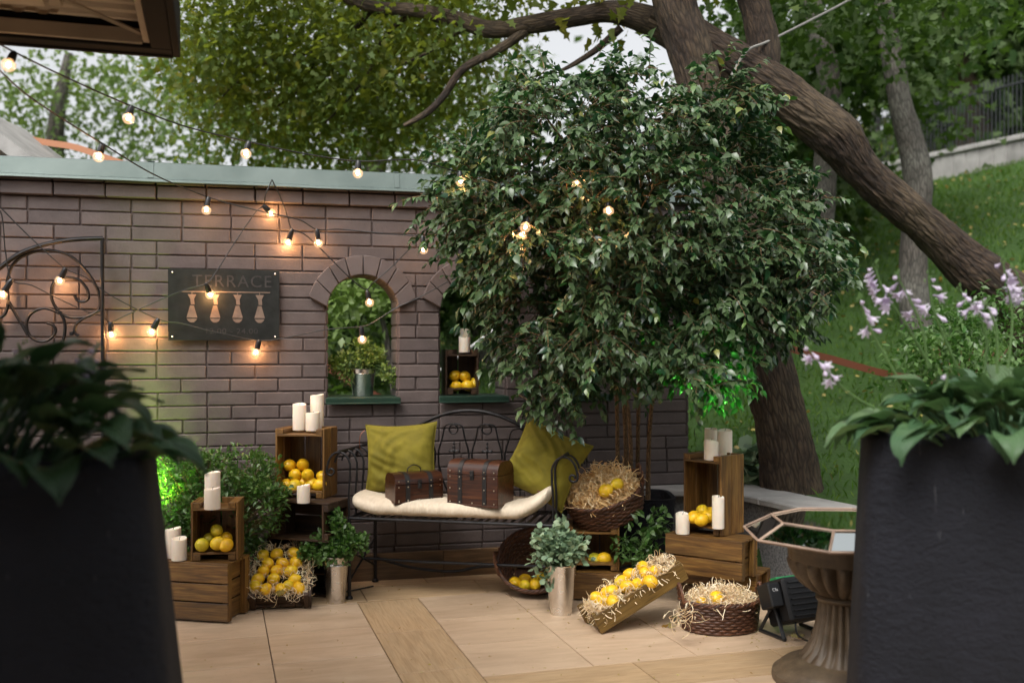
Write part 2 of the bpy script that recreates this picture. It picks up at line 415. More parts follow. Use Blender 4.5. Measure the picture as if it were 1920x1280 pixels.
def m_tile():
    t=NT('stone_tile'); v=t.coord('pc',(1,1,1)); n=t.noise(t.coord('pc',(1.6,7,7)),2.2,5,.6,.8); n2=t.noise(v,3,4)
    c=t.ramp(n,[(.3,(.47,.34,.225)),(.55,(.56,.415,.285)),(.75,(.61,.47,.335))]); c=t.mix(.5,c,t.ramp(n2,[(.3,(.86,.84,.82)),(.7,(1.08,1.06,1.05))]),'MULTIPLY')
    tone=t.ramp(t.rnd(),[(0,(.93,.92,.90)),(1,(1.06,1.05,1.04))]); c=t.mix(1,c,tone,'MULTIPLY')
    dirt=t.noise(t.coord(None),26,5,.7); sm=t.noise(t.coord(None),1.7,4,.6); c=t.mix(.6,c,t.ramp(sm,[(.38,(.84,.82,.80)),(.6,(1,1,1))]),'MULTIPLY'); c=t.mix(.5,c,t.ramp(dirt,[(.25,(.80,.76,.72)),(.45,(1,1,1))]),'MULTIPLY')
    t.col(c); t.set(Roughness=t.ramp(n2,[(.3,(.34,.34,.34)),(.7,(.5,.5,.5))])); t.bump(n,.08,.003); M['tile']=t.m
    simple('grout',(.09,.07,.055),.9)
m_tile()
def m_planter():
    t=NT('planter_clay'); v=t.coord(None,(1,1,1.6)); n=t.noise(v,34,5,.65); n3=t.noise(t.coord(None),4,3)
    st=t.noise(t.coord(None,(26,26,5)),1.4,5,.7); sp=t.ramp(st,[(.66,(0,0,0)),(.74,(.55,.55,.55))])
    c=t.ramp(n3,[(.3,(.006,.007,.0105)),(.7,(.011,.012,.018))]); c=t.mix(sp,c,(.16,.17,.18))
    t.col(c); t.set(Roughness=.8); t.b.inputs['Specular IOR Level'].default_value=.3; t.bump(n,1.0,.012); M['planter']=t.m
m_planter()
def m_urn():
    t=NT('urn_stone'); n=t.noise(t.coord(None),9,5,.65); n2=t.noise(t.coord(None,(1,1,.15)),28,4)
    c=t.ramp(n,[(.3,(.045,.028,.015)),(.55,(.095,.065,.037)),(.8,(.17,.125,.08))]); c=t.mix(.6,c,t.ramp(n2,[(.3,(.5,.5,.5)),(.6,(1,1,1))]),'MULTIPLY')
    t.col(c); t.set(Roughness=.55); t.bump(n,.4,.006); M['urn']=t.m
m_urn()
def m_mirror():
    t=NT('mirror_glass'); t.col((.75,.80,.78)); t.set(Metallic=1.0,Roughness=.03); M['mirror']=t.m
    t=NT('bulb_glass'); t.n.remove(t.b); tr=t.add('ShaderNodeBsdfTransparent'); tr.inputs[0].default_value=(1,.97,.92,1); gl=t.add('ShaderNodeBsdfGlossy'); gl.inputs['Roughness'].default_value=.05
    lw=t.add('ShaderNodeLayerWeight'); lw.inputs[0].default_value=.35; em=t.add('ShaderNodeEmission'); em.inputs[0].default_value=(1,.60,.30,1); em.inputs[1].default_value=.22
    ad=t.add('ShaderNodeAddShader'); ms=t.add('ShaderNodeMixShader'); t.link(lw.outputs['Facing'],ms.inputs[0]); t.link(tr.outputs[0],ms.inputs[1]); t.link(gl.outputs[0],ms.inputs[2])
    t.link(ms.outputs[0],ad.inputs[0]); t.link(em.outputs[0],ad.inputs[1]); t.link(ad.outputs[0],t.out.inputs['Surface']); M['bulb_glass']=t.m
    t=NT('filament'); t.n.remove(t.b); em=t.add('ShaderNodeEmission'); em.inputs[0].default_value=(1,.62,.30,1); em.inputs[1].default_value=14; t.link(em.outputs[0],t.out.inputs['Surface']); M['filament']=t.m
    t=NT('lit_green_lens'); t.n.remove(t.b); em=t.add('ShaderNodeEmission'); em.inputs[0].default_value=(.25,1,.2,1); em.inputs[1].default_value=.15; t.link(em.outputs[0],t.out.inputs['Surface']); M['green_lens']=t.m
m_mirror()
def m_lawn():
    t=NT('lawn'); v=t.coord(None); n=t.noise(v,1.2,5,.6); n2=t.noise(v,38,4,.7)
    c=t.ramp(n,[(.3,(.026,.065,.007)),(.6,(.045,.110,.010)),(.8,(.075,.125,.016))]); c=t.mix(.7,c,t.ramp(n2,[(.3,(.45,.45,.45)),(.65,(1.3,1.3,1.2))]),'MULTIPLY')
    t.col(c); t.set(Roughness=.9); t.bump(n2,1.0,.04); M['lawn']=t.m
m_lawn()
# ================================================================== SETTING
WA = R(14.3); WC, WS = math.cos(WA), math.sin(WA); WY = 5.619
def WU(px): k=(px-960)/F; return WY*k/(WC-k*WS)           # distance along the wall face
def WZ(px,py): u=WU(px); Y=WY+u*WS; return H+(HZ-py)/F*Y
def WP(px,py,d=0.0):                                        # a point standing d metres in front of the wall
    k=(px-960)/F; Y=(WY - d/WC)/(1-k*WS/WC); return Vector((k*Y,Y,H+(HZ-py)/F*Y))

# ---- terrain: a lawn that rises behind the terrace, up to the horizon
def ground_z(x,y):
    d=y-5.9+.0*x
    curb=(x-1.05)*.9+(y-5.6)                                 # positive behind the curb
    z=.40+.20*max(0,y-6.2)+.38*max(0,x-1.2)*min(1,max(0,(y-5)/4))
    z=min(z,3.55+.004*y) if x>2 else min(z,2.1+.35*max(0,x)+.01*y)
    z+=.05*noise.noise(Vector((x*.6,y*.6,0)))
    return z
def behind(x,y):                                             # behind the brick wall / the curb
    wy=WY+.15+(x/WC)*WS if x<1.1 else None
    if x<1.12: return y>WY+.12+x*WS/WC
    return True
gm=MB()
xs=np.concatenate([np.linspace(-60,-9,12),np.linspace(-8,12,90),np.linspace(13,60,12)])
ys=np.concatenate([np.linspace(2.0,16,90),np.linspace(17,30,20),np.linspace(34,120,10)])
def curb_x(y): return 1.10+(5.86-y)*.437                    # line of the curb's terrace face
def terr(x,y):
    if x<1.15 and y<WY+.2+x*WS/WC: return -.12
    if y<=5.9 and x<curb_x(y)+.12: return -.12
    return ground_z(x,y)
vs=[(x,y,terr(x,y)) for y in ys for x in xs]; nx=len(xs)
fs=[(j*nx+i,j*nx+i+1,(j+1)*nx+i+1,(j+1)*nx+i) for j in range(len(ys)-1) for i in range(nx-1)]
gm.poly(vs,fs); lawn=gm.build('lawn',M['lawn'],ang=80); tag(lawn,kind='structure')

# ---- terrace floor: a sheet of grout and real tiles on it
TA=R(16.6); TO=Vector((-.691*1.0417,4.68*1.0,0)); TO=G(684.3,1153.7)
tx=Vector((math.cos(TA),math.sin(TA),0)); ty=Vector((-math.sin(TA),math.cos(TA),0))
base=MB()
def curbpt(y): return curb_x(y)
base.poly([(-7,-3,-.012),(6.2,-3,-.012),(curb_x(-3)+.05 if False else 5.0,-3,-.012),(curb_x(5.9)+.08,5.9,-.012),(-7,WY-7*WS/WC+.12,-.012)],[(0,2,3,4)])
tl=MB(); gap=.0022
def tile(u0,u1,v0,v1,m,ax):
    c=TO+tx*((u0+u1)/2)+ty*((v0+v1)/2); 
    # keep only tiles on the terrace
    if c.y>WY+c.x*WS/WC+.25 or c.x>curb_x(c.y)+.3 or c.y<-1 : return
    tl.m=m
    RM=Matrix.Translation(c)@Matrix.Rotation(TA,4,'Z')
    tl.box((0,0,-.006),(u1-u0-gap*2,v1-v0-gap*2,.012),M=RM,ax=ax,b=.0012)
U=[0,.31]; su=.455; sv=.417
# planks between the two fields, running away from the camera
v=-1.00+.565-6*.565
vv=-6.4
k=-.295
for j in range(-10,4): tile(0,.305,-.312+j*.565,-.312+(j+1)*.565 if -.312+(j+1)*.565<.27 else .27,1,1) if -.312+j*.565<.25 else None
for i in range(-14,0):
    for j in range(-12,3):
        v0=-.2+j*sv; v1=v0+sv
        if v0>.26: continue
        tile((i)*su,(i+1)*su,v0,min(v1,.27),0,0)
for i in range(0,9):
    for j in range(-1,3):
        v0=-1.0+.0+(j+1)*sv
        v1=min(v0+sv,.27)
        if v1>v0+.01: tile(.305+i*su,.305+(i+1)*su,v0,v1,0,0)
for i in range(0,7): tile(.305+i*.62,.305+(i+1)*.62,-1.29,-1.0,1,0)
for i in range(0,9):
    for j in range(0,8): tile(.305+i*su,.305+(i+1)*su,-1.29-(j+1)*sv,-1.29-j*sv,0,0)
for i in range(-9,6):
    tile(.05+i*.62,.05+(i+1)*.62,.27,.56,1,0); tile(-.2+i*.62,-.2+(i+1)*.62,.56,.85,1,0)
terrace=tl.build('terrace_floor',[M['tile'],M['plank_tile']]); tag(terrace,kind='structure')
bs=base.build('terrace_bed',M['grout'],smooth=False); tag(bs,kind='structure')

# ---- brick wall with arched windows
def wall_part(mb,name,mat,parent,**k): return mb.build(name,mat,parent,**k)
wall=thing('brick_wall','mauve-brown painted brick garden wall with arched openings behind the bench','wall',(0,WY,0),(0,0,WA))
CR=.0712; ZT=2.115; TH=.24; UL=-4.6; UR=WU(1290)
wins=[(WU(613),WU(746)),(WU(824),WU(948)),(WU(1025),WU(1141))]
SZ=.985
arch=[]
for (a,b) in wins:
    w=(b-a)/2; rin=max(.190,w*1.0); arch.append(((a+b)/2,1.458,w))
def cz_(w): return 1.655-w
# core
core=MB()
def core_block(u0,u1,z0,z1): core.box(((u0+u1)/2,TH/2,(z0+z1)/2),(u1-u0,TH-.008,z1-z0))
def strip(pts_lo,zt,u):  # columns between points of an arch and the wall top
    for i in range(len(u)-1):
        a0,a1=u[i],u[i+1]; l0,l1=pts_lo[i],pts_lo[i+1]
        y0,y1=.004,TH-.004
        vs=[(a0,y0,l0),(a1,y0,l1),(a1,y0,zt),(a0,y0,zt),(a0,y1,l0),(a1,y1,l1),(a1,y1,zt),(a0,y1,zt)]
        core.poly(vs,[(0,1,2,3),(5,4,7,6),(0,4,5,1)])
edges=[UL]
core_block(UL,UR,-.1,SZ-.03)
cur=UL
NA=20
for (a,b) in wins:
    core_block(cur,a,SZ-.03,ZT)
    w=(b-a)/2; c=(a+b)/2; cz=cz_(w)
    us=[c-w*math.cos(PI*i/NA) for i in range(NA+1)]; zs=[cz+w*math.sin(PI*i/NA) for i in range(NA+1)]
    strip(zs,ZT,us); cur=b
core_block(cur,UR,SZ-.03,ZT)
core.build('wall_core',M['joint'],wall,smooth=False)
bk=MB(); BL=.246
def brick(u0,u1,z0,z1,d=.0):
    if u1-u0<.02: return
    j=random.uniform(-.0015,.0015)
    bk.box(((u0+u1)/2+random.uniform(-.001,.001),+.0095-d/2+j,(z0+z1)/2),(u1-u0-.0068,.028+d,z1-z0-.0066),b=.004)
nrow=int(ZT/CR)+1
z0row=.155
rows=[]; z=z0row
# courses fitted so one joint runs just under the sills
nlow=round((SZ-.03-.10)/CR); 
zb=SZ-.03-nlow*CR
for i in range(-2,30):
    z0=zb+i*CR; z1=z0+CR
    if z1<.10: continue
    if z0>ZT-.02: break
    top = z1>ZT-.09
    d=.03 if top else 0
    if z1>ZT: z1=ZT
    off=(i%2)*BL/2+random.uniform(-.006,.006)
    u=UL+off-BL
    spans=[]
    while u<UR:
        L=BL if random.random()>.07 else BL/2
        spans.append((max(u,UL),min(u+L,UR))); u+=L
    for (s0,s1) in spans:
        segs=[(s0,s1)]
        for (a,b) in wins:
            if z1<=SZ-.02: continue
            w=(b-a)/2; c=(a+b)/2; cz=cz_(w); Rm=w+.05
            if z0<cz: hw=w
            elif z0<cz+Rm: hw=math.sqrt(max(0,Rm*Rm-(z0-cz)**2))
            else: continue
            if z0<cz and z1>cz: hw=w
            ns=[]
            for (p,q) in segs:
                if q<=c-hw or p>=c+hw: ns.append((p,q)); continue
                if p<c-hw: ns.append((p,c-hw))
                if q>c+hw: ns.append((c+hw,q))
            segs=ns
        for (p,q) in segs: brick(p,q,z0,z1,d)
    # reveal bricks at each opening side and at the wall end
    for (a,b) in wins:
        w=(b-a)/2
        if z1>SZ and z0<cz_(w):
            zz0=max(z0,SZ)
            for (uu,sg) in ((b,-1),(a,1)):
                bk.box((uu+sg*.001,TH/2+.004,(zz0+z1)/2),(.012,TH-.02,z1-zz0-.0105),b=.003)
    L=TH if i%2 else TH/2
    bk.box((UR,TH/2,(z0+z1)/2),(.014,TH-.012,z1-z0-.0105),b=.003)
bk.build('brickwork',M['brick'],wall,ang=20)
# arches: voussoirs standing proud of the face
for (a,b) in wins:
    w=(b-a)/2; c=(a+b)/2; cz=cz_(w); ro=w+.104; ar=MB()
    n=8; ai0,ai1=R(4),R(176); ao0,ao1=R(13),R(167)
    for i in range(n):
        f0,f1=i/n+.003,(i+1)/n-.003; pts=[]; K=4
        inn=[(c-w*math.cos(ai0+(ai1-ai0)*(f0+(f1-f0)*q/K)), cz+w*math.sin(ai0+(ai1-ai0)*(f0+(f1-f0)*q/K))) for q in range(K+1)]
        out=[(c-ro*math.cos(ao0+(ao1-ao0)*(f0+(f1-f0)*q/K)), cz+ro*math.sin(ao0+(ao1-ao0)*(f0+(f1-f0)*q/K))) for q in range(K+1)]
        ar.prism(inn+out[::-1],-.034+random.uniform(-.001,.001),TH-.05)
    me=ar.mesh('arch_surround',True,30); bm=bmesh.new(); bm.from_mesh(me)
    bmesh.ops.bevel(bm,geom=[e for e in bm.edges if e.calc_face_angle(0)>.7],offset=.003,segments=1,affect='EDGES'); bm.to_mesh(me); bm.free()
    link_mesh('arch_surround',me,M['brick'],wall)
    s=MB(); s.box(((a+b)/2,TH/2-.02,SZ+.002),(b-a+.004,TH+.05,.012),b=.002); s.box(((a+b)/2,-.040,SZ-.010),(b-a+.02,.012,.030),b=.003)
    s.box(((a+b)/2,-.046,SZ-.026),(b-a+.02,.010,.008),b=.002); s.build('window_sill',M['sill_metal'],wall)
# coping: sloping sheet metal with a drip edge, slightly wavy
cp=MB()
def cap(u,v):
    uu=UL+(UR+.06-UL)*u; wob=.004*noise.noise(Vector((uu*2.5,0,0)))
    prof=[(-.075,ZT-.014),(-.086,ZT-.011),(-.083,ZT+.001),(-.070,ZT+.008),(-.052,ZT+.090),(-.03,ZT+.097),(TH+.03,ZT+.104),(TH+.07,ZT+.09),(TH+.085,ZT),(TH+.08,ZT-.02)]
    i=round(v*(len(prof)-1)); return (uu,prof[i][0]+wob,prof[i][1]+wob*(1 if i<4 else .3))
cp.grid(cap,60,9)
for uu in (UL,UR+.06): pass
cp.build('metal_coping',M['coping'],wall,ang=25)
for uu in (-3.15,-1.92,-.66,.52):
    q=MB(); q.box((uu,-.0635,ZT+.049),(.030,.0035,.083),rot=(R(-12.4),0,0),b=.001); q.box((uu,.12,ZT+.1015),(.030,TH+.06,.004),b=.001); q.build('coping_seam',M['coping'],wall)
cb=MB(); cb.box(((UL+UR)/2,TH/2-.008,ZT+.038),(UR-UL+.04,TH+.06,.085)); cb.build('coping_core',M['joint'],wall,smooth=False)
sk=MB(); u=UL
while u<UR-.02:
    e=min(u+.6,UR); sk.box(((u+e)/2,-.030,.070),(e-u-.003,.022,.150),b=.0015); u+=.6
sk.build('skirting',M['skirting_wood'],wall)
# right-angle return of the wall end is closed by the core

# ---- low concrete curb with a slab top, running from the wall towards the camera
curb=thing('low_curb','low grey concrete retaining curb with a slab top beside the lawn','curb wall')
cm=MB(); cs=MB()
y0,y1=6.05,-.5
p0=Vector((curb_x(y0),y0,0)); p1=Vector((curb_x(y1),y1,0)); d=(p1-p0).normalized(); nrm=Vector((d.y,-d.x,0)); nrm=nrm if nrm.x>0 else -nrm
Lc=(p1-p0).length; ang=math.atan2(d.y,d.x)
RM=Matrix.Translation((p0+p1)/2+nrm*.14)@Matrix.Rotation(ang,4,'Z')
cm.box((0,0,.17),(Lc,.22,.50),M=RM,b=.006); cm.build('curb_face',M['concrete_rough'],curb)
n=9
for i in range(n):
    cs.box((-Lc/2+(i+.5)*Lc/n,.0,.437),(Lc/n-.005,.32,.035),M=RM,b=.006)
cs.box((.95,5.80,.437),(.52,.34,.035),M=Matrix.Identity(4),b=.006,rot=None)
cs.build('slab_top',M['concrete'],curb)
cl=MB(); cl.box((.97,5.84,.17),(.44,.22,.50),b=.006); cl.build('curb_end',M['concrete_rough'],curb)

# ---- grass blades near, fallen leaves
n=46000
xsr=RNG.uniform(-3,8,n); ysr=5.4+RNG.power(1.3,n)*8.5
pts=[];
for x,y in zip(xsr,ysr):
    k=x/y
    if y<6.2 and x<curb_x(y)+.45: continue
    if x<1.2 and y<WY+.5+x*WS/WC: continue
    if k<-.26 or k>.56: continue
    pts.append((x,y,ground_z(x,y)-.005))
dd=RNG.normal(0,.45,(len(pts),3)); dd[:,2]=1
me=leaves_mesh('grass',pts,dd,RNG.uniform(.035,.085,len(pts)),.012,'small',RNG.random(len(pts))**1.3)
tag(link_mesh('lawn_grass',me,M['grass_blade']),'short green grass covering the sloping lawn','grass',kind='stuff')
pts=[]
for _ in range(1500):
    y=5.6+random.random()**.9*9; x=random.uniform(-.25,.55)*y
    if y<6.2 and x<curb_x(y)+.4: continue
    if x<1.2 and y<WY+.5+x*WS/WC: continue
    pts.append((x,y,ground_z(x,y)+.035))
dd=RNG.normal(0,1,(len(pts),3)); dd[:,2]*=.3
me=leaves_mesh('fallen',pts,dd,RNG.uniform(.03,.055,len(pts)),RNG.uniform(.025,.04,len(pts)),'round')
tag(link_mesh('fallen_leaves',me,M['fallen_leaf']),'yellow fallen leaves scattered over the lawn','leaf litter',kind='stuff')

# ================================================================== TREES
def blob_points(blobs, n, surf=.45):
    """points in a union of ellipsoids (cx,cy,cz,rx,ry,rz)"""
    vol=np.array([b[3]*b[4]*b[5] for b in blobs]); vol=vol**.75; idx=RNG.choice(len(blobs),n,p=vol/vol.sum())
    b=np.array(blobs)[idx]; d=norm(RNG.normal(0,1,(n,3))); r=RNG.random((n,1))**(1/3*(1-surf)+.0001)
    return b[:,:3]+d*r*b[:,3:6], d, r
def PB(px,py,Y,rpx,dy=None,ry=1.0):
    p=P(px,py,Y); r=rpx*Y/F; return (p.x,p.y,p.z,r,dy if dy else r,r*ry)
def foliage(name, blobs, mat, n, L, W, kind='small', parent=None, clump=7, clump_r=.22, droop=-.3, surf=.3, rndshift=None):
    nc=max(1,n//clump); c,d,r=blob_points(blobs,nc,surf)
    # uneven crown: drop clumps where a slow noise is low, so gaps open up
    keep=np.array([noise.noise(Vector(p)*1.7/max(.5,L*9)) > -.14 for p in c]); c=c[keep]; d=d[keep]
    nc=len(c); pos=np.repeat(c,clump,axis=0)+RNG.normal(0,clump_r,(nc*clump,3)); dd=RNG.normal(0,.8,(nc*clump,3))+np.repeat(d,clump,axis=0)*.6; dd[:,2]+=droop
    lowf=np.array([.5+.9*noise.noise(Vector(p)*.9/max(.4,L*9)+Vector((9,3,1))) for p in c]); base=np.repeat(np.clip(lowf*.6+RNG.random(nc)*.4,0,1),clump); rn=np.clip(base*.65+RNG.random(nc*clump)*.35,0,1)
    if rndshift: rn=np.clip(rn+rndshift,0,1)
    me=leaves_mesh(name,pos,dd,RNG.uniform(L*.55,L*1.35,len(pos)),RNG.uniform(W*.75,W*1.15,len(pos)),kind,rn)
    return link_mesh(name,me,M[mat],parent)
def trunk(parent, paths, mat='bark', n=28, rough=.10):
    b=MB()
    for pts,rad in paths: b.tube(crom(pts,26 if n>30 else 10),rad,n=n,rough=rough,rfreq=2.2,ridge=.008 if n>30 else 0)
    return b.build('trunk',M[mat],parent,ang=60,merge=False)
def branches(parent, paths, mat='bark'):
    for pts,rad in paths:
        b=MB(); b.tube(crom(pts,8),rad,n=12,rough=.10,rfreq=3); b.build('branch',M[mat],parent,ang=60)

# tree behind the curb: upright leaning trunk rising behind the ficus
t=thing('garden_tree','upright rough-barked tree rising behind the curb and the potted fig','tree')
B=P(1490,955,5.75); B.z=.36
trunk(t,[([B+Vector((.04,0,-.15)),P(1487,930,5.75),P(1470,820,5.75),P(1442,700,5.78),P(1412,560,5.85),P(1375,400,5.95),P(1335,250,6.0),P(1298,110,6.0),P(1262,0,6.0),P(1235,-160,6.0),P(1220,-420,6.1)],[.22,.175,.150,.140,.135,.130,.125,.125,.120,.11,.06])],n=110)
foliage('crown',[PB(1150,-200,6.3,230,.7),PB(1400,-260,6.4,220,.7),PB(900,-160,6.4,160,.6)],'maple_leaf',2600,.10,.075,'maple',t,clump_r=.16)
# big leaning tree whose long limb crosses the picture
t=thing('leaning_tree','large leaning tree whose thick bent trunk and long limb cross the upper right','tree')
lt=P(2060,760,6.6)
trunk(t,[([P(2075,800,6.6),P(1990,700,6.6),P(1915,575,6.55),P(1852,524,6.5),P(1803,485,6.5),P(1742,428,6.45),P(1668,365,6.4),P(1610,310,6.35),P(1563,248,6.3),P(1490,195,6.3),P(1420,150,6.3),P(1355,110,6.3),P(1290,70,6.35),P(1225,35,6.4)],[.25,.22,.175,.150,.132,.115,.110,.115,.145,.142,.150,.14,.135,.11])],n=130,rough=.16)
branches(t,[([P(1240,45,6.4),P(1150,22,6.45),P(1080,32,6.5),P(1000,46,6.55),P(920,56,6.6),P(860,38,6.7),P(780,20,6.8),P(700,14,6.9),P(640,-10,7.0),P(560,-60,7.2)],[.10,.075,.065,.06,.06,.055,.05,.045,.04,.03]),
 ([P(1425,150,6.3),P(1432,90,6.3),P(1418,20,6.3),P(1400,-60,6.3),P(1395,-300,6.4)],[.12,.105,.095,.09,.05]),
 ([P(985,60,6.55),P(930,96,6.5),P(868,130,6.5),P(832,180,6.5),P(800,212,6.5),P(757,236,6.5)],[.03,.03,.026,.024,.022,.012]),
 ([P(1165,52,6.45),P(1120,92,6.5),P(1080,118,6.5),P(1050,134,6.5)],[.028,.022,.017,.01]),
 ([P(700,14,6.9),P(660,60,7.2),P(600,100,7.4),P(560,170,7.6),P(500,210,7.7)],[.022,.018,.015,.010,.005]),
 ([P(780,20,6.8),P(720,70,7.1),P(690,140,7.3),P(640,200,7.5),P(600,240,7.6)],[.018,.016,.013,.009,.004]),
 ([P(600,100,7.4),P(520,110,7.4),P(450,150,7.5),P(400,200,7.6)],[.013,.011,.008,.004]),
 ([P(880,48,6.7),P(840,72,6.8),P(800,100,6.8),P(760,118,6.9)],[.018,.014,.011,.007])])
crown=[PB(420,60,7.4,130,.9),PB(560,110,7.6,150,1.0),PB(700,90,7.4,140,.9),PB(830,120,7.2,110,.8),PB(520,220,8.0,110,.8),PB(640,235,7.8,100,.8),PB(760,210,7.5,90,.7),PB(420,180,7.9,80,.7),PB(600,-60,7.3,220,1.0),PB(880,-40,7.3,150,.9),PB(380,-80,7.2,200,.9),PB(850,210,7.4,70,.5)]
foliage('crown',crown,'maple_leaf',23000,.066,.046,'maple',t,clump=8,clump_r=.13)
foliage('crown',[PB(1560,60,8.0,110,.7),PB(1400,30,8.2,90,.7),PB(1640,-20,7.8,120,.8),PB(1480,-120,7.2,200,.9),PB(1750,20,7.8,110,.7)],'dark_leaf',3000,.09,.07,'maple',t,clump_r=.14)

def bg_tree(label, path, rad, blobs, mat, n, L, W, bark='bark_grey', kind='maple', clump_r=.25, name='broadleaf_tree', group='trees behind the terrace'):
    t=thing(name,label,'tree',group=group); p0=Vector(path[0]); 
    gz=ground_z(p0.x,p0.y)-.1
    path=[Vector((p0.x,p0.y,gz))]+[Vector(p) for p in path] if p0.z>gz else path
    trunk(t,[(path,rad)],bark,n=18,rough=.08)
    if blobs: foliage('crown',blobs,mat,n,L,W,kind,t,clump_r=clump_r)
    return t
bg_tree('slim grey tree trunk right of the leafy fig, its middle hidden by the leaning trunk',[P(1530,470,9),P(1545,400,9),P(1548,300,9),P(1556,160,9),P(1530,40,9),P(1520,-80,9),P(1520,-400,9)],[.10,.10,.095,.10,.10,.09,.08,.04],
 [PB(1500,150,10,95,1.2),PB(1420,90,10.4,70,1.2),PB(1480,340,10.5,80,1.0),PB(1560,120,10,60,1.0),PB(1380,220,10.4,80,1.0)],'dark_leaf',6500,.12,.09)
bg_tree('curved grey-barked tree trunk in front of the far stone wall',[P(1738,690,8.2),P(1718,600,8.2),P(1712,480,8.3),P(1722,360,8.4),P(1712,280,8.5),P(1690,200,8.6),P(1672,100,8.7),P(1655,0,8.8),P(1640,-200,9)],[.14,.125,.115,.115,.115,.11,.095,.09,.08,.05],
 [PB(1640,60,9.5,80,1.0),PB(1720,0,9.5,130,1.2),PB(1600,190,10,42,.6),PB(1740,200,11,50,.8)],'dark_leaf',3800,.12,.09)
bg_tree('dark thick tree trunk standing behind the iron fence at upper right',[P(1840,420,17),P(1832,290,17),P(1815,200,17),P(1795,100,17),P(1790,-80,17)],[.36,.34,.30,.27,.25,.2],
 [PB(1850,80,17.5,120,2),PB(1780,140,18,90,2),PB(1900,190,18.5,90,1.8),PB(1930,60,17,110,2),PB(1740,60,18,90,2),PB(1700,120,17,60,1.5),PB(1830,180,16.5,70,1.5),PB(1900,120,16.5,80,1.5),PB(1880,-100,17,190,2)],'dark_leaf',9000,.24,.18,'bark',clump_r=.4)
bg_tree('shaded green tree behind the far stone wall at the right edge',[P(1990,300,19),P(1985,100,19),P(1980,-100,19)],[.3,.28,.22,.15],
 [PB(1960,200,19,120,2),PB(1880,240,20,70,2),PB(1780,240,21,70,1.5)],'dark_leaf',6000,.26,.2,'bark',clump_r=.4)
bg_tree('yellow-green tree showing through the gap left of the curved trunk',[P(1630,400,20),P(1640,330,20),P(1640,200,20)],[.2,.18,.15,.1],
 [PB(1610,350,20,60,1.5),PB(1660,300,20,40,1.3),PB(1690,360,20,50,1.5),PB(1560,330,19,50,1.3)],'maple_leaf',2600,.25,.19,clump_r=.35)
bg_tree('dark bushy tree low behind the fig and the leaning trunk',[P(1500,420,12),P(1495,360,12),P(1490,250,12)],[.12,.12,.1,.06],
 [PB(1500,320,12,80,1.2),PB(1550,385,12.5,60,1.0),PB(1620,350,13,45,1.0),PB(1430,330,12,110,1.2),PB(1340,330,12,120,1.2),PB(1500,260,12,60,1.0)],'dark_leaf',7000,.14,.11)
bg_tree('pale green tree beyond the left end of the wall with bright sky gaps',[P(90,420,12.5),P(100,300,12.5),P(110,200,12.5),P(130,100,12.5)],[.14,.13,.12,.09,.05],
 [PB(60,190,12.5,80,1.0),PB(180,210,12.8,90,1.2),PB(300,220,12.6,90,1.2),PB(110,270,12.6,60,1.0),PB(260,150,12.8,80,1.0),PB(10,170,12.2,50,1.0),PB(330,280,12.4,80,1.0)],'pale_leaf',4300,.10,.065,clump_r=.14)
bg_tree('green tree behind the middle of the wall under the long limb',[P(700,500,10.5),P(705,300,10.5),P(690,150,10.5),P(640,20,10.5)],[.13,.12,.10,.08,.04],
 [PB(450,270,10.5,90,1.0),PB(600,270,10.6,100,1.0),PB(760,270,10.6,110,1.0),PB(900,270,10.8,110,1.0),PB(500,160,10.8,110,1.0),PB(700,150,10.8,130,1.0),PB(880,130,10.8,100,1.0),PB(960,190,10.8,55,.8),PB(780,20,10.8,120,1.0),PB(390,120,10.8,90,1)],'pale_leaf',15000,.09,.065,clump_r=.15)
bg_tree('dark tree seen through the arched openings of the wall',[P(905,640,9.5),P(880,560,9.5),P(868,480,9.5),P(860,330,9.6)],[.085,.08,.075,.07,.05],
 [PB(650,560,9.0,70,.8),PB(720,520,9.2,70,.8),PB(800,540,9.4,60,.8),PB(640,640,8.6,50,.6),PB(900,520,9.6,60,.8),PB(1000,540,9.6,80,.8)],'dark_leaf',6500,.12,.09,'bark_grey')
bg_tree('leafy sapling just behind the first arched opening',[P(742,760,7.2),P(735,700,7.2),P(722,620,7.2),P(700,540,7.2)],[.035,.03,.025,.02,.012],
 [PB(650,545,7.2,46,.35),PB(700,530,7.2,46,.35),PB(630,600,7.4,34,.3),PB(740,575,7.3,34,.3)],'lime_leaf',900,.085,.06,clump_r=.09,kind='small')
# distant wood closing the view
blobs=[]
for i in range(46):
    a=-40+i*2.4; Y=26+random.uniform(-2,4); x=(a/48)*26+random.uniform(-1,1)
    if a<-9:
        blobs.append((x,Y,1.6,2.4,1.5,1.6)); continue
    blobs.append((x,Y,2.0+random.uniform(0,2),2.4,1.5,2.6+random.random()*2.5))
foliage('far_wood',blobs,'dark_leaf',16000,.5,.38,'small',None,clump_r=.7)
tag(bpy.data.objects['far_wood'],'far-off dark wood closing the view behind the lawn','wood',kind='stuff')
# shrub at the right behind the hosta
s=thing('shrub','dense green shrub on the lawn slope behind the lilac flower stalks','shrub')
foliage('foliage',[PB(1790,660,5.6,80,.3),PB(1870,640,5.7,90,.35),PB(1720,700,5.6,60,.25)],'box_leaf',3800,.045,.03,'small',s,clump_r=.05)
st=MB()
for i in range(7):
    b=P(1800+i*9,800,5.65); st.tube(crom([b+Vector((0,0,-.2)),P(1790+i*14-20,720,5.65),P(1760+i*22,650,5.65)],4),[.012,.009,.004],n=6)
st.build('stems',M['stem_bark'],s)
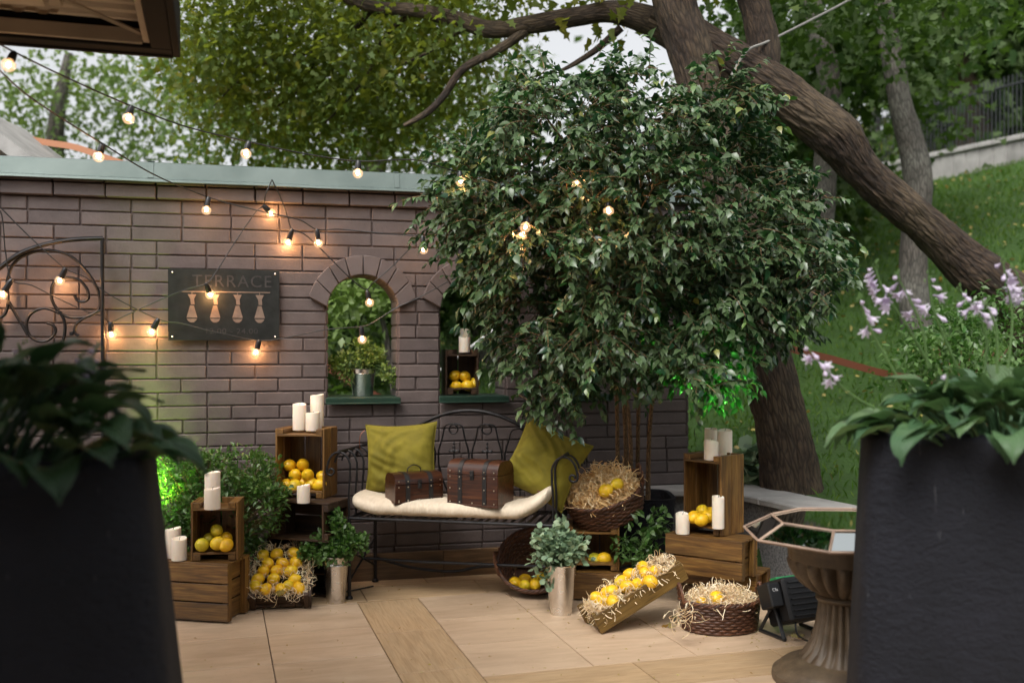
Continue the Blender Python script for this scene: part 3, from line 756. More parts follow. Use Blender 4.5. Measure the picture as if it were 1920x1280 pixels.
# broad leaves by the tree foot
s=thing('hosta_clump','pale green broad-leaved clump on the lawn at the foot of the garden tree','plant')
pts=[];dd=[]
for i in range(46):
    b=P(1412+random.uniform(-22,16),915-random.uniform(0,70),5.95); pts.append(b); dd.append((random.uniform(-1,1),random.uniform(-1,.3),random.uniform(-.2,.5)))
me=leaves_mesh('leaves',pts,dd,.13,.10,'round',RNG.random(len(pts))); link_mesh('leaves',me,M['eucalyptus_leaf'],s)

# ---- far stone wall with iron fence at the top of the lawn
fw=thing('stone_retaining_wall','long pale rubble stone wall climbing along the top of the lawn','wall')
mb=MB(); mc=MB(); n=26
def crest(px): k=(px-960)/F; Y=4.95/(.2+.38*k); return Vector((k*Y,Y,3.92))
pA=crest(1480); pB=crest(2080)
for i in range(n):
    f0,f1=i/n,(i+1)/n; q0=pA.lerp(pB,f0); q1=pA.lerp(pB,f1); m=(q0+q1)/2; dx=(q1-q0); L=Vector((dx.x,dx.y,0)).length
    RMx=Matrix.Translation(m)@Matrix.Rotation(math.atan2(dx.y,dx.x),4,'Z')@Matrix.Rotation(-math.atan2(dx.z,L),4,'Y')
    mb.box((0,0,-.35),(L*1.03,.30,.60),M=RMx,b=.02); mc.box((0,0,-.03),(L*1.03-.01,.38,.07),M=RMx,b=.012)
mb.build('wall_face',M['stone_wall_far'],fw); mc.build('wall_cap',M['concrete'],fw)
ff=thing('iron_fence','dark thin iron railing standing behind the far stone wall','fence')
mf=MB(); rails=MB(); off=Vector((.25,.45,0))
for i in range(85):
    q=pA.lerp(pB,(i+.5)/85)+off; mf.tube([q+Vector((0,0,-.4)),q+Vector((0,0,.95))],.009,n=5)
mf.build('bars',M['fence_iron'],ff)
for h in (.12,.82): 
    rails=MB(); rails.tube([pA+off+Vector((0,0,h)),pB+off+Vector((0,0,h))],.016,n=6); rails.build('rail',M['fence_iron'],ff)
q=P(1828,378,14.6)
for px in (1660,1832,1915):
    f=(px-1560)/480; pass
s=MB(); q=P(1786,316,13.6); s.box(q+Vector((0,0,-.05)),(.085,.085,.50),b=.004); s.box(q+Vector((0,0,.205)),(.10,.10,.02),b=.004)
tag(s.build('wooden_stake',M['stake']),'short orange wooden stake on top of the far stone wall','stake')
# straps and rope
def ribbon(name,pts,w,mat,label,cat,th=.0025):
    mb=MB(); pts=crom(pts,6)
    for i in range(len(pts)-1):
        a,b=pts[i],pts[i+1]; d=b-a; L=d.length; 
        RMx=Matrix.Translation((a+b)/2)@Matrix.Rotation(math.atan2(d.y,d.x),4,'Z')@Matrix.Rotation(-math.asin(d.z/L),4,'Y')
        mb.box((0,0,0),(L*1.01,th,w),M=RMx,ax=0)
    return tag(mb.build(name,M[mat],smooth=False),label,cat)
ribbon('tie_strap',[P(1420,632,5.9),P(1476,652,5.9),P(1560,673,6.0),P(1660,700,6.1),P(1760,716,6.3)],.042,'tape','dark orange strap stretched from the garden tree towards the shrub','strap')
ribbon('barrier_tape',[P(-30,238,7.6),P(70,264,7.4),P(140,276,7.2),P(210,300,7.0),P(300,330,6.8)],.045,'stake','faded orange tape running down behind the top left of the wall','tape')
ribbon('barrier_tape',[P(570,672,6.8),P(615,690,6.8),P(668,722,6.8),P(720,750,6.8)],.05,'tape','orange tape on the lawn seen through the first arch','tape')
mb=MB(); mb.tube(crom([P(1372,142,6.05),P(1400,96,6.1),P(1440,78,6.2),P(1520,38,6.4),P(1600,-4,6.6),P(1750,-90,7)],5),.0085,n=6)
tag(mb.build('rope',M['rope_grey']),'thin pale rope pulled from the leaning trunk up to the right','rope')
mb=MB(); mb.tube([P(815,702,6.4),P(935,612,6.6)],.012,n=8); mb.tube([P(935,612,6.6)-Vector((0,0,.0)),P(935,612,6.6)-Vector((0,0,.9))],.012,n=8)
tag(mb.build('garden_handrail',M['pvc_white']),'thin white sloping handrail seen through the second opening','handrail')
# shed roof corner at the far left, over the wall
s=thing('shed','pale gable edge of a shed roof just above the left end of the wall','shed')
mb=MB(); e0=P(-70,205,6.5); e1=P(64,306,6.5); dv=(e1-e0).normalized(); L=(e1-e0).length+.25
RMx=Matrix.Translation((e0+e1)/2)@Matrix.Rotation(-math.asin(dv.z),4,'Y')
mb.box((0,.5,.0),(L,1.0,.045),M=RMx); mb.box((0,-.01,-.015),(L,.02,.09),M=RMx); mb.build('roof',M['concrete'],s,smooth=False)
mb=MB(); g0=P(-90,232,6.6); g1=P(52,340,6.6); mb.prism([(g0.x,g0.z),(g1.x,g1.z),(g1.x,1.2),(g0.x,1.2)],6.55,7.4); mb.build('gable_wall',M['soffit'],s,smooth=False)

# ---- the house eave over the camera's left, with an unseen wall added to block low sky light
cn=thing('house_eave','brown eave with a corrugated underside over the upper left corner','eave',tuple(P(325,105,3.6)),(0,0,R(16.6)))
# local frame: x to the left is negative, y towards the camera is negative
CW,CD=4.2,7.0  # depth stretched out of view behind the camera to darken the terrace
m=MB(); m.box((-CW/2,-.036,.045),(CW,.072,.09),b=.004); m.box((-.036,-CD/2-.036,.045),(.072,CD-.072,.09),b=.004)
m.box((.012,-CD/2,.08),(.024,CD,.17),b=.003); m.box((-CW/2,.012,.08),(CW,.024,.17),b=.003); m.build('fascia',M['fascia'],cn)
m=MB(); m.box((-CW/2-.05,-.083,.035),(CW-.10,.020,.05),b=.002); m.box((-.085,-CD/2-.05,.035),(.022,CD-.10,.05),b=.002)
m.box((-.325,-CD/2-.22,.030),(.034,CD-.44,.06),b=.003); m.build('frame',M['soffit_frame'],cn)
m=MB(); m.tube([(-.31,-.41,.035),(-.085,-.095,.035)],.008,n=4); m.build('brace',M['soffit_frame'],cn,smooth=False)
m=MB()
def corr(u,v):
    y=-.09-(CD-.1)*v; ph=(y/.085)%1
    zz=.0 if ph<.40 else (.030*(ph-.4)/.1 if ph<.5 else (.030 if ph<.9 else .030*(1-(ph-.9)/.1)))
    return (-CW+.02+(CW-.11)*u,y,.070+zz)
m.grid(corr,1,820); m.build('corrugated_sheet',M['soffit'],cn,smooth=False)
m=MB()
def vcorr(u,v):
    x=-.35-(CW-.45)*u; ph=(x/.075)%1; dz=.022*(1 if ph<.4 else (1-(ph-.4)/.15 if ph<.55 else (0 if ph<.85 else (ph-.85)/.15)))
    return (x,-.20-.02*v-dz,.062-.02*v)
m.box((-CW/2-.18,-CD/2-.14,.050),(CW-.40,CD-.30,.012)); m.grid(vcorr,500,1); m.build('ceiling_board',M['soffit'],cn,smooth=False)
m=MB(); m.box((-CW/2,-CD/2,.15),(CW,CD,.05)); m.build('roof_deck',M['fascia'],cn,smooth=False)
m=MB(); m.box((1.2,-CD-.15,-.4),(CW*2+2.4,.30,3.9)); m.build('added_shade_wall',M['fascia'],cn,smooth=False)  # unseen wall added behind the camera, keeps low sky light out
# ================================================================== FIG TREE IN POT
fig=thing('potted_fig_tree','large leafy fig tree with glossy dark leaves filling the middle above the bench','tree')
pc_=Vector((.66,5.44,0))
mb=MB()
def sq(u,v):
    prof=[(.0,.02),(.17,.0),(.18,.02),(.215,.45),(.22,.46),(.195,.46),(.19,.40),(0,.40)]
    i=round(v*7); r,z=prof[i]; a=2*PI*u; c,s=math.cos(a),math.sin(a); p=5; q=1/((abs(c)**p+abs(s)**p)**(1/p)); return (pc_.x+r*q*c,pc_.y+r*q*s,z)
mb.grid(sq,40,7,closeu=True); mb.build('pot',M['planter'],fig,ang=40)
mb=MB(); tops=[]
for i,(bx,tx_,ty_,lean) in enumerate([(1158,1146,600,-.08),(1175,1130,560,.02),(1196,1210,540,.05),(1214,1290,560,-.03),(1186,1100,600,.14)]):
    b=Vector(((bx-960)/F*5.42,5.42+lean*.4,.40)); k=P(bx+(tx_-bx)*.15,740,5.36+lean); t_=P(tx_,ty_,5.1+lean*1.5); e=P(tx_+(tx_-1190)*.9,ty_-190,4.98+lean)
    mb.tube(crom([b,k,t_,e],8),[.014,.011,.009,.006],n=9,rough=.06); tops.append((t_,e))
mb.build('stems',M['stem_bark'],fig)
fb=[(1050,255,150),(1200,235,130),(1320,235,125),(1120,190,60),(1000,190,60),(1380,180,50),(900,350,105),(850,400,62),(812,370,36),(1010,410,160),(1180,420,190),(1350,420,175),(1470,440,112),(1530,475,45),(975,520,100),(1110,560,145),(1300,545,145),(1430,545,105),(1530,530,45),(985,620,62),(1050,665,62),(1180,630,85),(1330,635,75),(1040,700,40),(1300,690,45),(1345,700,45),(1270,670,40)]
blobs=[]
for (x,y,r) in fb:
    Y=(4.95 if r not in (40,45) else 4.78)+random.uniform(-.15,.1)-.12*math.cos((x-1180)/420*1.5); rr=r*Y/F; p=P(x,y,Y); blobs.append((p.x,p.y,p.z,rr,max(.2,min(.5,rr*1.25)),rr))
tips,dirs,rr=blob_points(blobs,2500,.62)
keep=np.array([noise.noise(Vector(p)*3.1)>-.27 for p in tips]); tips=tips[keep]; dirs=dirs[keep]
# hanging sprays that frame the bench and the right side
extra=[]
for (x,y,Y,dx) in [(1045,745,4.72,-.3),(1060,770,4.72,.2),(1030,760,4.72,.1),(1015,735,4.75,-.4),(1070,755,4.72,.3),(1290,690,4.8,.3),(1335,735,4.8,.2),(1350,690,4.75,.4),(1385,660,4.75,.5),(1110,725,4.8,.1),(1150,700,4.9,.2),(930,600,4.8,-.3),(955,680,4.8,-.2),(1000,720,4.75,-.2),(1320,660,4.75,.2),(1360,640,4.72,.3),(1300,640,4.75,.1)]:
    for q in range(3): extra.append((P(x+random.uniform(-14,14),y+random.uniform(-18,8),Y),(dx,-.2,-.8)))
tw=MB(); pos=[];dd=[];Ls=[];rn=[]
alltips=[(Vector(t_),Vector(d_)) for t_,d_ in zip(tips,dirs)]+[(Vector(a),Vector(b)) for a,b in extra]
for t_,d_ in alltips:
    d0=(Vector((d_.x,d_.y,d_.z*.5+.15))+Vector((random.gauss(0,.3),random.gauss(0,.3),random.gauss(0,.2)))).normalized()
    L=random.uniform(.14,.26); p0=t_-d0*L*.6; pts=[]; p=p0.copy(); d=d0.copy(); n=9
    tone=random.random()
    for k in range(n):
        pts.append(p.copy()); d=(d+Vector((0,0,-.09))).normalized(); p=p+d*L/n*1.15
        for q in range(2 if k>1 else 1):
            sd=frame_for(d)[0]*(1 if (k+q)%2 else -1)
            ld=(d*.55+sd*.55+Vector((random.gauss(0,.38),random.gauss(0,.42)-.18,-.26+random.gauss(0,.28)))).normalized()
            pos.append(p+Vector((random.gauss(0,.006),)*3)); dd.append(ld); Ls.append(random.uniform(.028,.060)); 
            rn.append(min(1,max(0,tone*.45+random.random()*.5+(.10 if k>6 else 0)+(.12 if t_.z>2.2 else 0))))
    tw.tube(pts[::2],[.0028,.0012],n=4,caps=False)
tw.build('twigs',M['stem_bark'],fig,smooth=False)
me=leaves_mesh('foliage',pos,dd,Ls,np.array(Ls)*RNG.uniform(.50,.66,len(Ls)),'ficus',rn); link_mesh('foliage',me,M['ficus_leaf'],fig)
# boughs inside the crown
mb=MB()
for i in range(26):
    b=random.choice(blobs); s=random.choice(tops)[0]; e=Vector(b[:3])+Vector((random.uniform(-.5,.5)*b[3],0,random.uniform(-.3,.5)*b[5])); mid=(s+e)/2+Vector((0,0,.08))
    mb.tube(crom([s,mid,e],6),[.009,.006,.003],n=6)
mb.build('boughs',M['stem_bark'],fig)

# ================================================================== CRATES
def crate(label, size, loc, rz=0, tilt=(0,0), axis='z', openf='-y', mat='crate_wood', group='wooden fruit crates', inset=.028, nsl=3, name='wooden_crate', closed_end=True):
    """axis = the crate's long axis (ends sit across it); openf = the open face"""
    w,d,h=size; t=thing(name,label,'crate',loc,(tilt[0],tilt[1],rz),group)
    m=M[mat]; th=.010; g=.007; B_=.0012
    S={'x':w,'y':d,'z':h}; ia='xyz'.index(axis)
    faces={'-x':(0,-1),'+x':(0,1),'-y':(1,-1),'+y':(1,1),'-z':(2,-1),'+z':(2,1)}
    sz=[w,d,h]; cen=Vector((w/2,d/2,h/2)); posts=.020
    def panel(ax,sg,slat_axis,inset_=0,shrink=0):
        b=MB(); oth=[i for i in range(3) if i!=ax and i!=slat_axis][0]
        W=sz[oth]-2*shrink; n=max(1,round(W/.085)); sw=(W-(n-1)*g)/n
        for i in range(n):
            c=[0,0,0]; c[ax]=sg*(sz[ax]/2-th/2-inset_); c[oth]=-W/2+sw/2+i*(sw+g); s3=[0,0,0]; s3[ax]=th; s3[oth]=sw; s3[slat_axis]=sz[slat_axis]
            if inset_: s3[slat_axis]-=2*th+.002
            j=random.uniform(-.0008,.0008); c[ax]+=j
            b.box(Vector(c)+cen,s3,b=B_,ax=slat_axis)
        return b
    of=faces[openf]
    for f,(ax,sg) in faces.items():
        if ax==ia or (ax,sg)==of: continue
        # opposite the open face = bottom panel, the two others = sides
        if ax==of[0]: b=panel(ax,sg,ia,0,0); b.build('bottom_panel',m,t)
        else:
            b=panel(ax,sg,ia,0,th+.001); b.build('side_panel',m,t)
    oa=of[0]; ta=[i for i in range(3) if i!=ia and i!=oa][0]
    for sg in (-1,1):
        b=MB(); W=sz[oa]-th-.006; n=max(1,round(W/.085)); sw=(W-(n-1)*g)/n
        for i in range(n):
            c=[0,0,0]; c[ia]=sg*(sz[ia]/2-th/2-inset); c[oa]=-of[1]*(-W/2)-of[1]*(sw/2+i*(sw+g)); c[oa]-=of[1]*(-(sz[oa]-W)/2*0); c[ta]=0
            s3=[0,0,0]; s3[ia]=th; s3[oa]=sw; s3[ta]=sz[ta]-2*th-.002
            b.box(Vector(c)+cen,s3,b=B_,ax=ta)
        b.build('end_panel',m,t)
        for s2 in (-1,1):
            b=MB(); c=[0,0,0]; c[ia]=sg*(sz[ia]/2-inset/2+.0005-.001); c[ta]=s2*(sz[ta]/2-th-posts/2-.001-.006); c[oa]=0
            s3=[0,0,0]; s3[ia]=inset-.003; s3[ta]=posts+.012; s3[oa]=sz[oa]-th-.004
            b.box(Vector(c)+cen,s3,b=B_,ax=oa); b.build('corner_post',m,t)
    for o in [x for x in bpy.data.objects if x.parent==t]: pass
    return t
def at_left(px,py,z=0): return G(px,py,z)

# left stack
cA=G(427,1170); rz=R(-12); wA=.40
o=cA-Vector((math.cos(rz),math.sin(rz),0))*wA
crate('low crate with three wide slats facing front, at the bottom of the left stack',(wA,.215,.275),o,rz,axis='x',openf='-z')
pB_=Vector((-1.478,4.575,.277)); crate('small upright crate with an open front holding green-yellow lemons',(.212,.19,.268),pB_,R(6),axis='z')
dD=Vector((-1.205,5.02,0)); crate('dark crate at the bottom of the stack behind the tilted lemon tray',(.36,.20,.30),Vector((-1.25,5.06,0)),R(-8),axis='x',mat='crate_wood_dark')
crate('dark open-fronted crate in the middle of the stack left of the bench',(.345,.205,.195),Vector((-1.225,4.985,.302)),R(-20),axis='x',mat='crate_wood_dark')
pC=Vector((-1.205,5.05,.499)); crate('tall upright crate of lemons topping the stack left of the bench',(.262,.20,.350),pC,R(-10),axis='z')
# tilted tray of lemons at the left
def rotm(loc,rz,rx=0,ry=0): return Matrix.Translation(loc)@Matrix.Rotation(rz,4,'Z')@Matrix.Rotation(rx,4,'X')@Matrix.Rotation(ry,4,'Y')
def tray(label,size,Mx,mat,name='fruit_tray',notch=False):
    w,d,h=size; t=thing(name,label,'crate tray',Mx.to_translation(),Mx.to_euler(),'wooden fruit crates'); th=.010; m=M[mat]
    b=MB(); n=4
    for i in range(n): b.box((w/2,(i+.5)*d/n,th/2),(w-2*th-.002,d/n-.006,th),b=.001,ax=0)
    b.build('bottom_panel',m,t)
    for y in (th/2,d-th/2): b=MB(); b.box((w/2,y,h/2),(w,th,h),b=.0015,ax=0); b.build('side_panel',m,t)
    for x in (.028,w-.028):
        b=MB(); b.box((x,d/2,h*.42),(th,d-2*th-.002,h*.78),b=.0012,ax=1); b.build('end_panel',m,t)
    for x in (.011,w-.011):
        for y in (th+.013,d-th-.013):
            b=MB(); b.box((x,y,h/2+.003),(.021,.024,h+.006),b=.0015,ax=2); b.build('corner_post',m,t)
    return t
# tray E: long side (w) goes up and back; local x = up the slope
eL=G(462,1147); eR=G(577,1147)
tiltE=R(36); 
ME=Matrix.Translation(Vector((-1.262,4.765,.004)))@Matrix.Rotation(R(8),4,'Z')@Matrix.Rotation(tiltE,4,'X')
ME=ME@Matrix(((0,-1,0,.297),(1,0,0,0),(0,0,1,0),(0,0,0,1)))   # local x -> up the slope, local y -> to the left
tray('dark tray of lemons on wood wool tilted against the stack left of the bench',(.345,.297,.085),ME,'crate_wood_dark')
# tray M at the right: local x runs up to the right
zr=R(17); MM=Matrix.Translation(G(1128,1189)+Vector((0,0,.002)))@Matrix.Rotation(zr,4,'Z')@Matrix.Rotation(R(-27),4,'Y')
tray('long olive-brown tray of lemons propped up to the right on the terrace',(.475,.205,.085),MM,'crate_wood_olive')
# right stack
ga=R(-35); gdir=Vector((math.cos(ga),math.sin(ga),0)); gback=Vector((-math.sin(ga),math.cos(ga),0))
gR=Vector((1.06,4.59,.169)); wG=.39; gO=gR-gdir*wG
crate('lying crate with two wide slats under the upright crate at the right',(wG,.192,.193),gO,ga,axis='x',openf='-z')
crate('shaded crate carrying the right stack, hidden behind the straw basket',(.40,.22,.166),Vector((.83,4.98,0)),R(-32),axis='x',mat='crate_wood',openf='-z')
hb=R(-48.7); hB=Vector((.983,4.712,.364)); hO=hB+Vector((-math.cos(hb),-math.sin(hb),0))*.2265
crate('upright open crate turned left on the right stack, with lemons and candles',(.2265,.192,.379),hO,hb,axis='z',mat='crate_wood')
crate('small open crate under the tilted wicker basket, with two lemons inside',(.275,.24,.222),Vector((.262,4.985,.142)),R(-3),axis='z',mat='crate_wood')
crate('flat crate at the bottom under the tilted wicker basket',(.36,.28,.138),Vector((.262,4.96,0)),R(-4),axis='x',mat='crate_wood',openf='-z')
# crate in the second window
wl=WP(836,742,-.06); wl.z=SZ+.010
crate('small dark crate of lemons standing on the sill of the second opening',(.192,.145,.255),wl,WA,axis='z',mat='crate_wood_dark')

# ================================================================== CANDLES
CG='white pillar candles'
def candle(label,p,r,h,lean=0):
    b=MB(); w1,w2,w3=[random.uniform(-.06,.06) for _ in range(3)]
    prof=[(r*.97,0),(r,.004),(r*1.0,h-.006),(r*.975,h-.001),(r*.90,h),(r*.80,h-.004),(r*.3,h-.009),(0.0005,h-.010)]
    vs=[];
    def fn(u,v):
        i=round(v*7); rr,z=prof[i]; a=2*PI*u; 
        if i>=2: z+=r*.12*(math.sin(a+w1*40)+.5*math.sin(2*a+w2*30))*(1 if i<6 else .3)
        rr*=1+.012*math.sin(a*2+w3*30); return (rr*math.cos(a),rr*math.sin(a),z)
    b.grid(fn,28,7,closeu=True); t=thing('candle',label,'candle',p,(lean,0,0),CG)
    b.build('wax_body',M['wax'],t,ang=50); b=MB(); b.tube([(0,0,h-.010),(.001,0,h-.002),(.004,.001,h+.007)],.0012,n=5); b.build('wick',M['wick'],t)
def cand(label,px0,px1,pyt,pyb,Y):
    p=P((px0+px1)/2,pyb,Y); r=(px1-px0)/2*Y/F; candle(label,p,r,(pyb-pyt)*Y/F)
def cand_on(label,px0,px1,pyt,pyb,zs):
    Y=F*(H-zs)/((pyb)-HZ); Y+=(px1-px0)/2*Y/F; p=Vector((((px0+px1)/2-960)/F*Y,Y,zs)); r=(px1-px0)/2*Y/F; candle(label,p,r,max(.03,(H-(pyt-HZ)/F*Y)-zs))
cand_on('tall candle next to the small crate, on the low crate at far left',310,339,990,1047,.277)
cand_on('shorter candle in front of the tall one, beside the small crate at far left',322,350,1008,1052,.277)
cand_on('back candle of the two on the small upright crate, standing taller',384,413,885,946,.530)
cand_on('front candle of the two on the small upright crate',383,413,915,956,.530)
cand_on('left candle of the three on the tall crate left of the bench',549,574,757,807,.833)
cand_on('short front candle of the three on the tall crate left of the bench',573,600,773,808,.833)
cand_on('tallest candle of the three on the tall crate left of the bench',582,607,740,805,.833)
cand_on('single candle on the dark middle crate below the lemons, left of the bench',557,581,909,944,.499)
cand_on('candle standing on the lying crate left of the upright right crate',1267,1293,962,1002,.364)
cand_on('short front candle on top of the upright right crate',1320,1347,825,863,.717)
cand_on('back left candle on top of the upright right crate, behind the hanging leaf',1321,1345,803,853,.717)
cand_on('tall wide candle at the right on top of the upright right crate',1345,1373,806,858,.717)
cand_on('candle leaning inside the upright right crate beside the lemons',1335,1358,930,992,.405)
pw=wl+Vector((0,0,.256)); 
candle('front candle on the small crate in the second opening',WP(871,656,-.10).xy.to_3d()+Vector((0,0,pw.z-.018)),.033,.085)
candle('tall back candle on the small crate in the second opening',WP(872,656,-.17).xy.to_3d()+Vector((0,0,pw.z-.018)),.030,.135)

# ================================================================== LEMONS
def lemon_mesh():
    b=MB(); n=14; prof=[]
    for i in range(n+1):
        a=PI*i/n; z=-math.cos(a); r=math.sin(a)**.92
        zz=z*.0355+(.0055*max(0,(abs(z)-.88)/.12)*(1 if z>0 else -.6)); rr=r*.0315
        if abs(z)>.93: rr*=.72
        prof.append((max(rr,.0004),zz))
    b.lathe(prof,20); me=b.mesh('lemon',True,80); return me
LM=[lemon_mesh() for _ in range(3)]
for me,m_ in zip(LM,('lemon','lemon_green','lemon_orange')): me.materials.append(M[m_])
LN=0
def lemon(label,p,k=0,s=1.0,rot=None,group=None):
    o=bpy.data.objects.new('lemon',LM[k]); C.objects.link(o); o.location=p
    o.rotation_euler=rot or (random.uniform(1.0,2.1),random.uniform(-.5,.5),random.uniform(0,6.28)); o.scale=(s*random.uniform(.97,1.03),)*3
    return tag(o,label,'lemon',group or 'lemons in crates, trays and baskets')
# small upright crate at the left (B)
for px,py,Y,k,l in [(379,1021,4.60,1,'greenest lemon lying at the left of the small upright crate'),(408,1018,4.60,0,'middle front lemon of the small upright crate'),(424,1021,4.60,0,'right front lemon of the small upright crate'),(392,1010,4.68,1,'lemon behind the greenest one in the small upright crate'),(423,1008,4.69,0,'shaded lemon at the back right of the small upright crate'),(406,994,4.67,1,'topmost lemon of the pile in the small upright crate')]: lemon(l,P(px,py,Y),k,s=.98 if py>1015 else .92,group='lemons in the small upright crate')
for px,py,Y,k,l in [(538,909,5.13,0,'bottom lemon at the far left of the tall crate'),(552,911,5.09,0,'second bottom lemon from the left in the tall crate'),(567,905,5.14,2,'bottom lemon behind the gap in the middle of the tall crate'),(584,906,5.12,0,'bottom lemon right of the middle in the tall crate'),(599,909,5.05,0,'bright bottom lemon at the right front of the tall crate'),(612,893,5.14,0,'lemon against the right side of the tall crate'),(553,890,5.12,2,'left lemon of the middle row in the tall crate'),(577,890,5.11,2,'right lemon of the middle row in the tall crate'),(543,872,5.15,2,'top left lemon in the tall crate'),(568,871,5.15,2,'top right lemon in the tall crate')]: lemon(l,P(px if px<605 else 606,py,Y-.0),k,s=1.05 if py>900 else 1.0,group='lemons in the tall upright crate')
# tilted tray E: rows in tray coordinates
rows=[('top',[(322,0),(0,0)]),]
pxs=[('top row',[(493,1040),(519,1038),(551,1037)]),('second row',[(502,1056),(530,1056),(555,1054)]),('third row',[(494,1070),(519,1070),(545,1070)]),('fourth row',[(484,1085),(513,1085),(552,1087)]),('bottom row',[(478,1099),(499,1104),(526,1104),(541,1098),(561,1102)])]
nE=(ME.to_3x3()@Vector((0,0,1))).normalized(); oE=ME@Vector((0,0,.082))
def ray_plane(px,py,o,n):
    d=Vector(((px-960)/F,1,(HZ-py)/F)); c=Vector((0,0,H)); t=(o-c).dot(n)/d.dot(n); return c+d*t
nm=['leftmost','second','third','fourth','rightmost']
for rname,L_ in pxs:
    for i,(px,py) in enumerate(L_):
        q=nm[i] if i<len(L_)-1 else 'rightmost'
        if len(L_)==3 and i==1: q='middle'
        lemon(f'{q} lemon of the {rname} in the dark tilted tray left of the bench',ray_plane(px,py,oE,nE),0 if random.random()<.7 else 2,s=.93,group='lemons in the dark tilted tray')
nM=(MM.to_3x3()@Vector((0,0,1))).normalized(); oM=MM@Vector((0,0,.078))
lm=[(1119,1121,'lowest lemon at the left end'),(1131,1128,'low front lemon near the left end'),(1140,1110,'back lemon above the low pair'),(1150,1128,'front lemon lying before the gap'),(1148,1108,'large lemon left of the gap'),(1165,1090,'pale lemon at the back just right of the gap'),(1175,1099,'front lemon just right of the gap'),(1183,1077,'largest lemon on top of the right group'),(1196,1096,'middle front lemon of the right group'),(1210,1073,'upper back lemon of the right group'),(1219,1090,'right front lemon of the right group'),(1229,1072,'rightmost lemon near the raised end'),(1206,1063,'topmost small lemon at the raised end')]
for px,py,l in lm: lemon(l+', long olive tray',ray_plane(px,py,oM,nM),0,s=.98,group='lemons in the long olive tray')
for px,py,Y,l in [(1115,1048,5.08,'green-tinged lemon at the left in the small open crate'),(1133,1047,5.06,'plain yellow lemon at the right in the small open crate')]: lemon(l,P(px,py,Y),1 if px<1120 else 0,s=1.05,group='lemons in the small open crate')
for px,py,Y,l in [(1301,969,4.80,'left lemon in the upright right crate'),(1316,974,4.76,'large front lemon in the upright right crate'),(1317,957,4.84,'top lemon in the upright right crate'),(1329,968,4.81,'right lemon in the upright right crate'),(1333,962,4.86,'hindmost lemon beside the leaning candle in the upright right crate')]: lemon(l,P(px,py,Y),0,s=1.0,group='lemons in the upright right crate')
wy=wl.y+.06
for px,py,dd_,l in [(856,724,.0,'front left lemon in the crate on the second sill'),(877,723,.0,'front middle lemon in the crate on the second sill'),(890,718,.03,'rightmost lemon in the crate on the second sill'),(853,704,.035,'upper left lemon in the crate on the second sill'),(872,706,.03,'upper right lemon in the crate on the second sill')]:
    lemon(l,P(px,py,wl.y+.075+dd_+(px-836)*.0006),0,s=.98,group='lemons in the crate on the second sill')

# ================================================================== WOOD WOOL
def wool(label,fn,n,name='wood_wool',L=(.05,.13),w=.0022,curl=1.0,mat='straw'):
    b=MB()
    for i in range(n):
        p,nn=fn(); p=Vector(p); nn=Vector(nn); d=Vector((random.gauss(0,1),random.gauss(0,1),random.gauss(0,1))); d=(d-nn*d.dot(nn)*.55).normalized()
        L_=random.uniform(*L); m=7; pts=[]; cv=Vector((random.gauss(0,1),random.gauss(0,1),random.gauss(0,1)))*curl
        for k in range(m):
            pts.append(p.copy()); d=(d+d.cross(cv)*.35+Vector((0,0,-.03))).normalized(); p=p+d*L_/m
        b.tube(pts,[w*.5,w*.55,w*.4],n=3,caps=False,flat=.5)
    return tag(b.build(name,M[mat],smooth=False),label,'wood wool',kind='stuff')
def on_plane(Mx,w,d,h,jit=.008,edge=False):
    def f():
        x=random.uniform(.03,w-.03); y=random.uniform(.012,d-.012)
        if edge and random.random()<.55:
            if random.random()<.5: x=random.choice([.03,w-.04])+random.uniform(0,.02)
            else: y=random.choice([.012,d-.022])+random.uniform(0,.015)
        return Mx@Vector((x,y,h+random.uniform(-.02,jit))), (Mx.to_3x3()@Vector((0,0,1)))
    return f
wool('pale wood wool bedding the lemons in the dark tilted tray',on_plane(ME,.345,.297,.080,.014,True),750,L=(.03,.08),w=.0042)
wool('loose wood wool strands hanging over the front board of the dark tilted tray',lambda:(ME@Vector((random.uniform(-.005,.02),random.uniform(.02,.28),.085)),(0,-1,0)),30,L=(.04,.09),w=.0026)
wool('pale wood wool bedding the lemons in the long olive tray',on_plane(MM,.475,.205,.082,.012,True),800,L=(.03,.09),w=.0042)

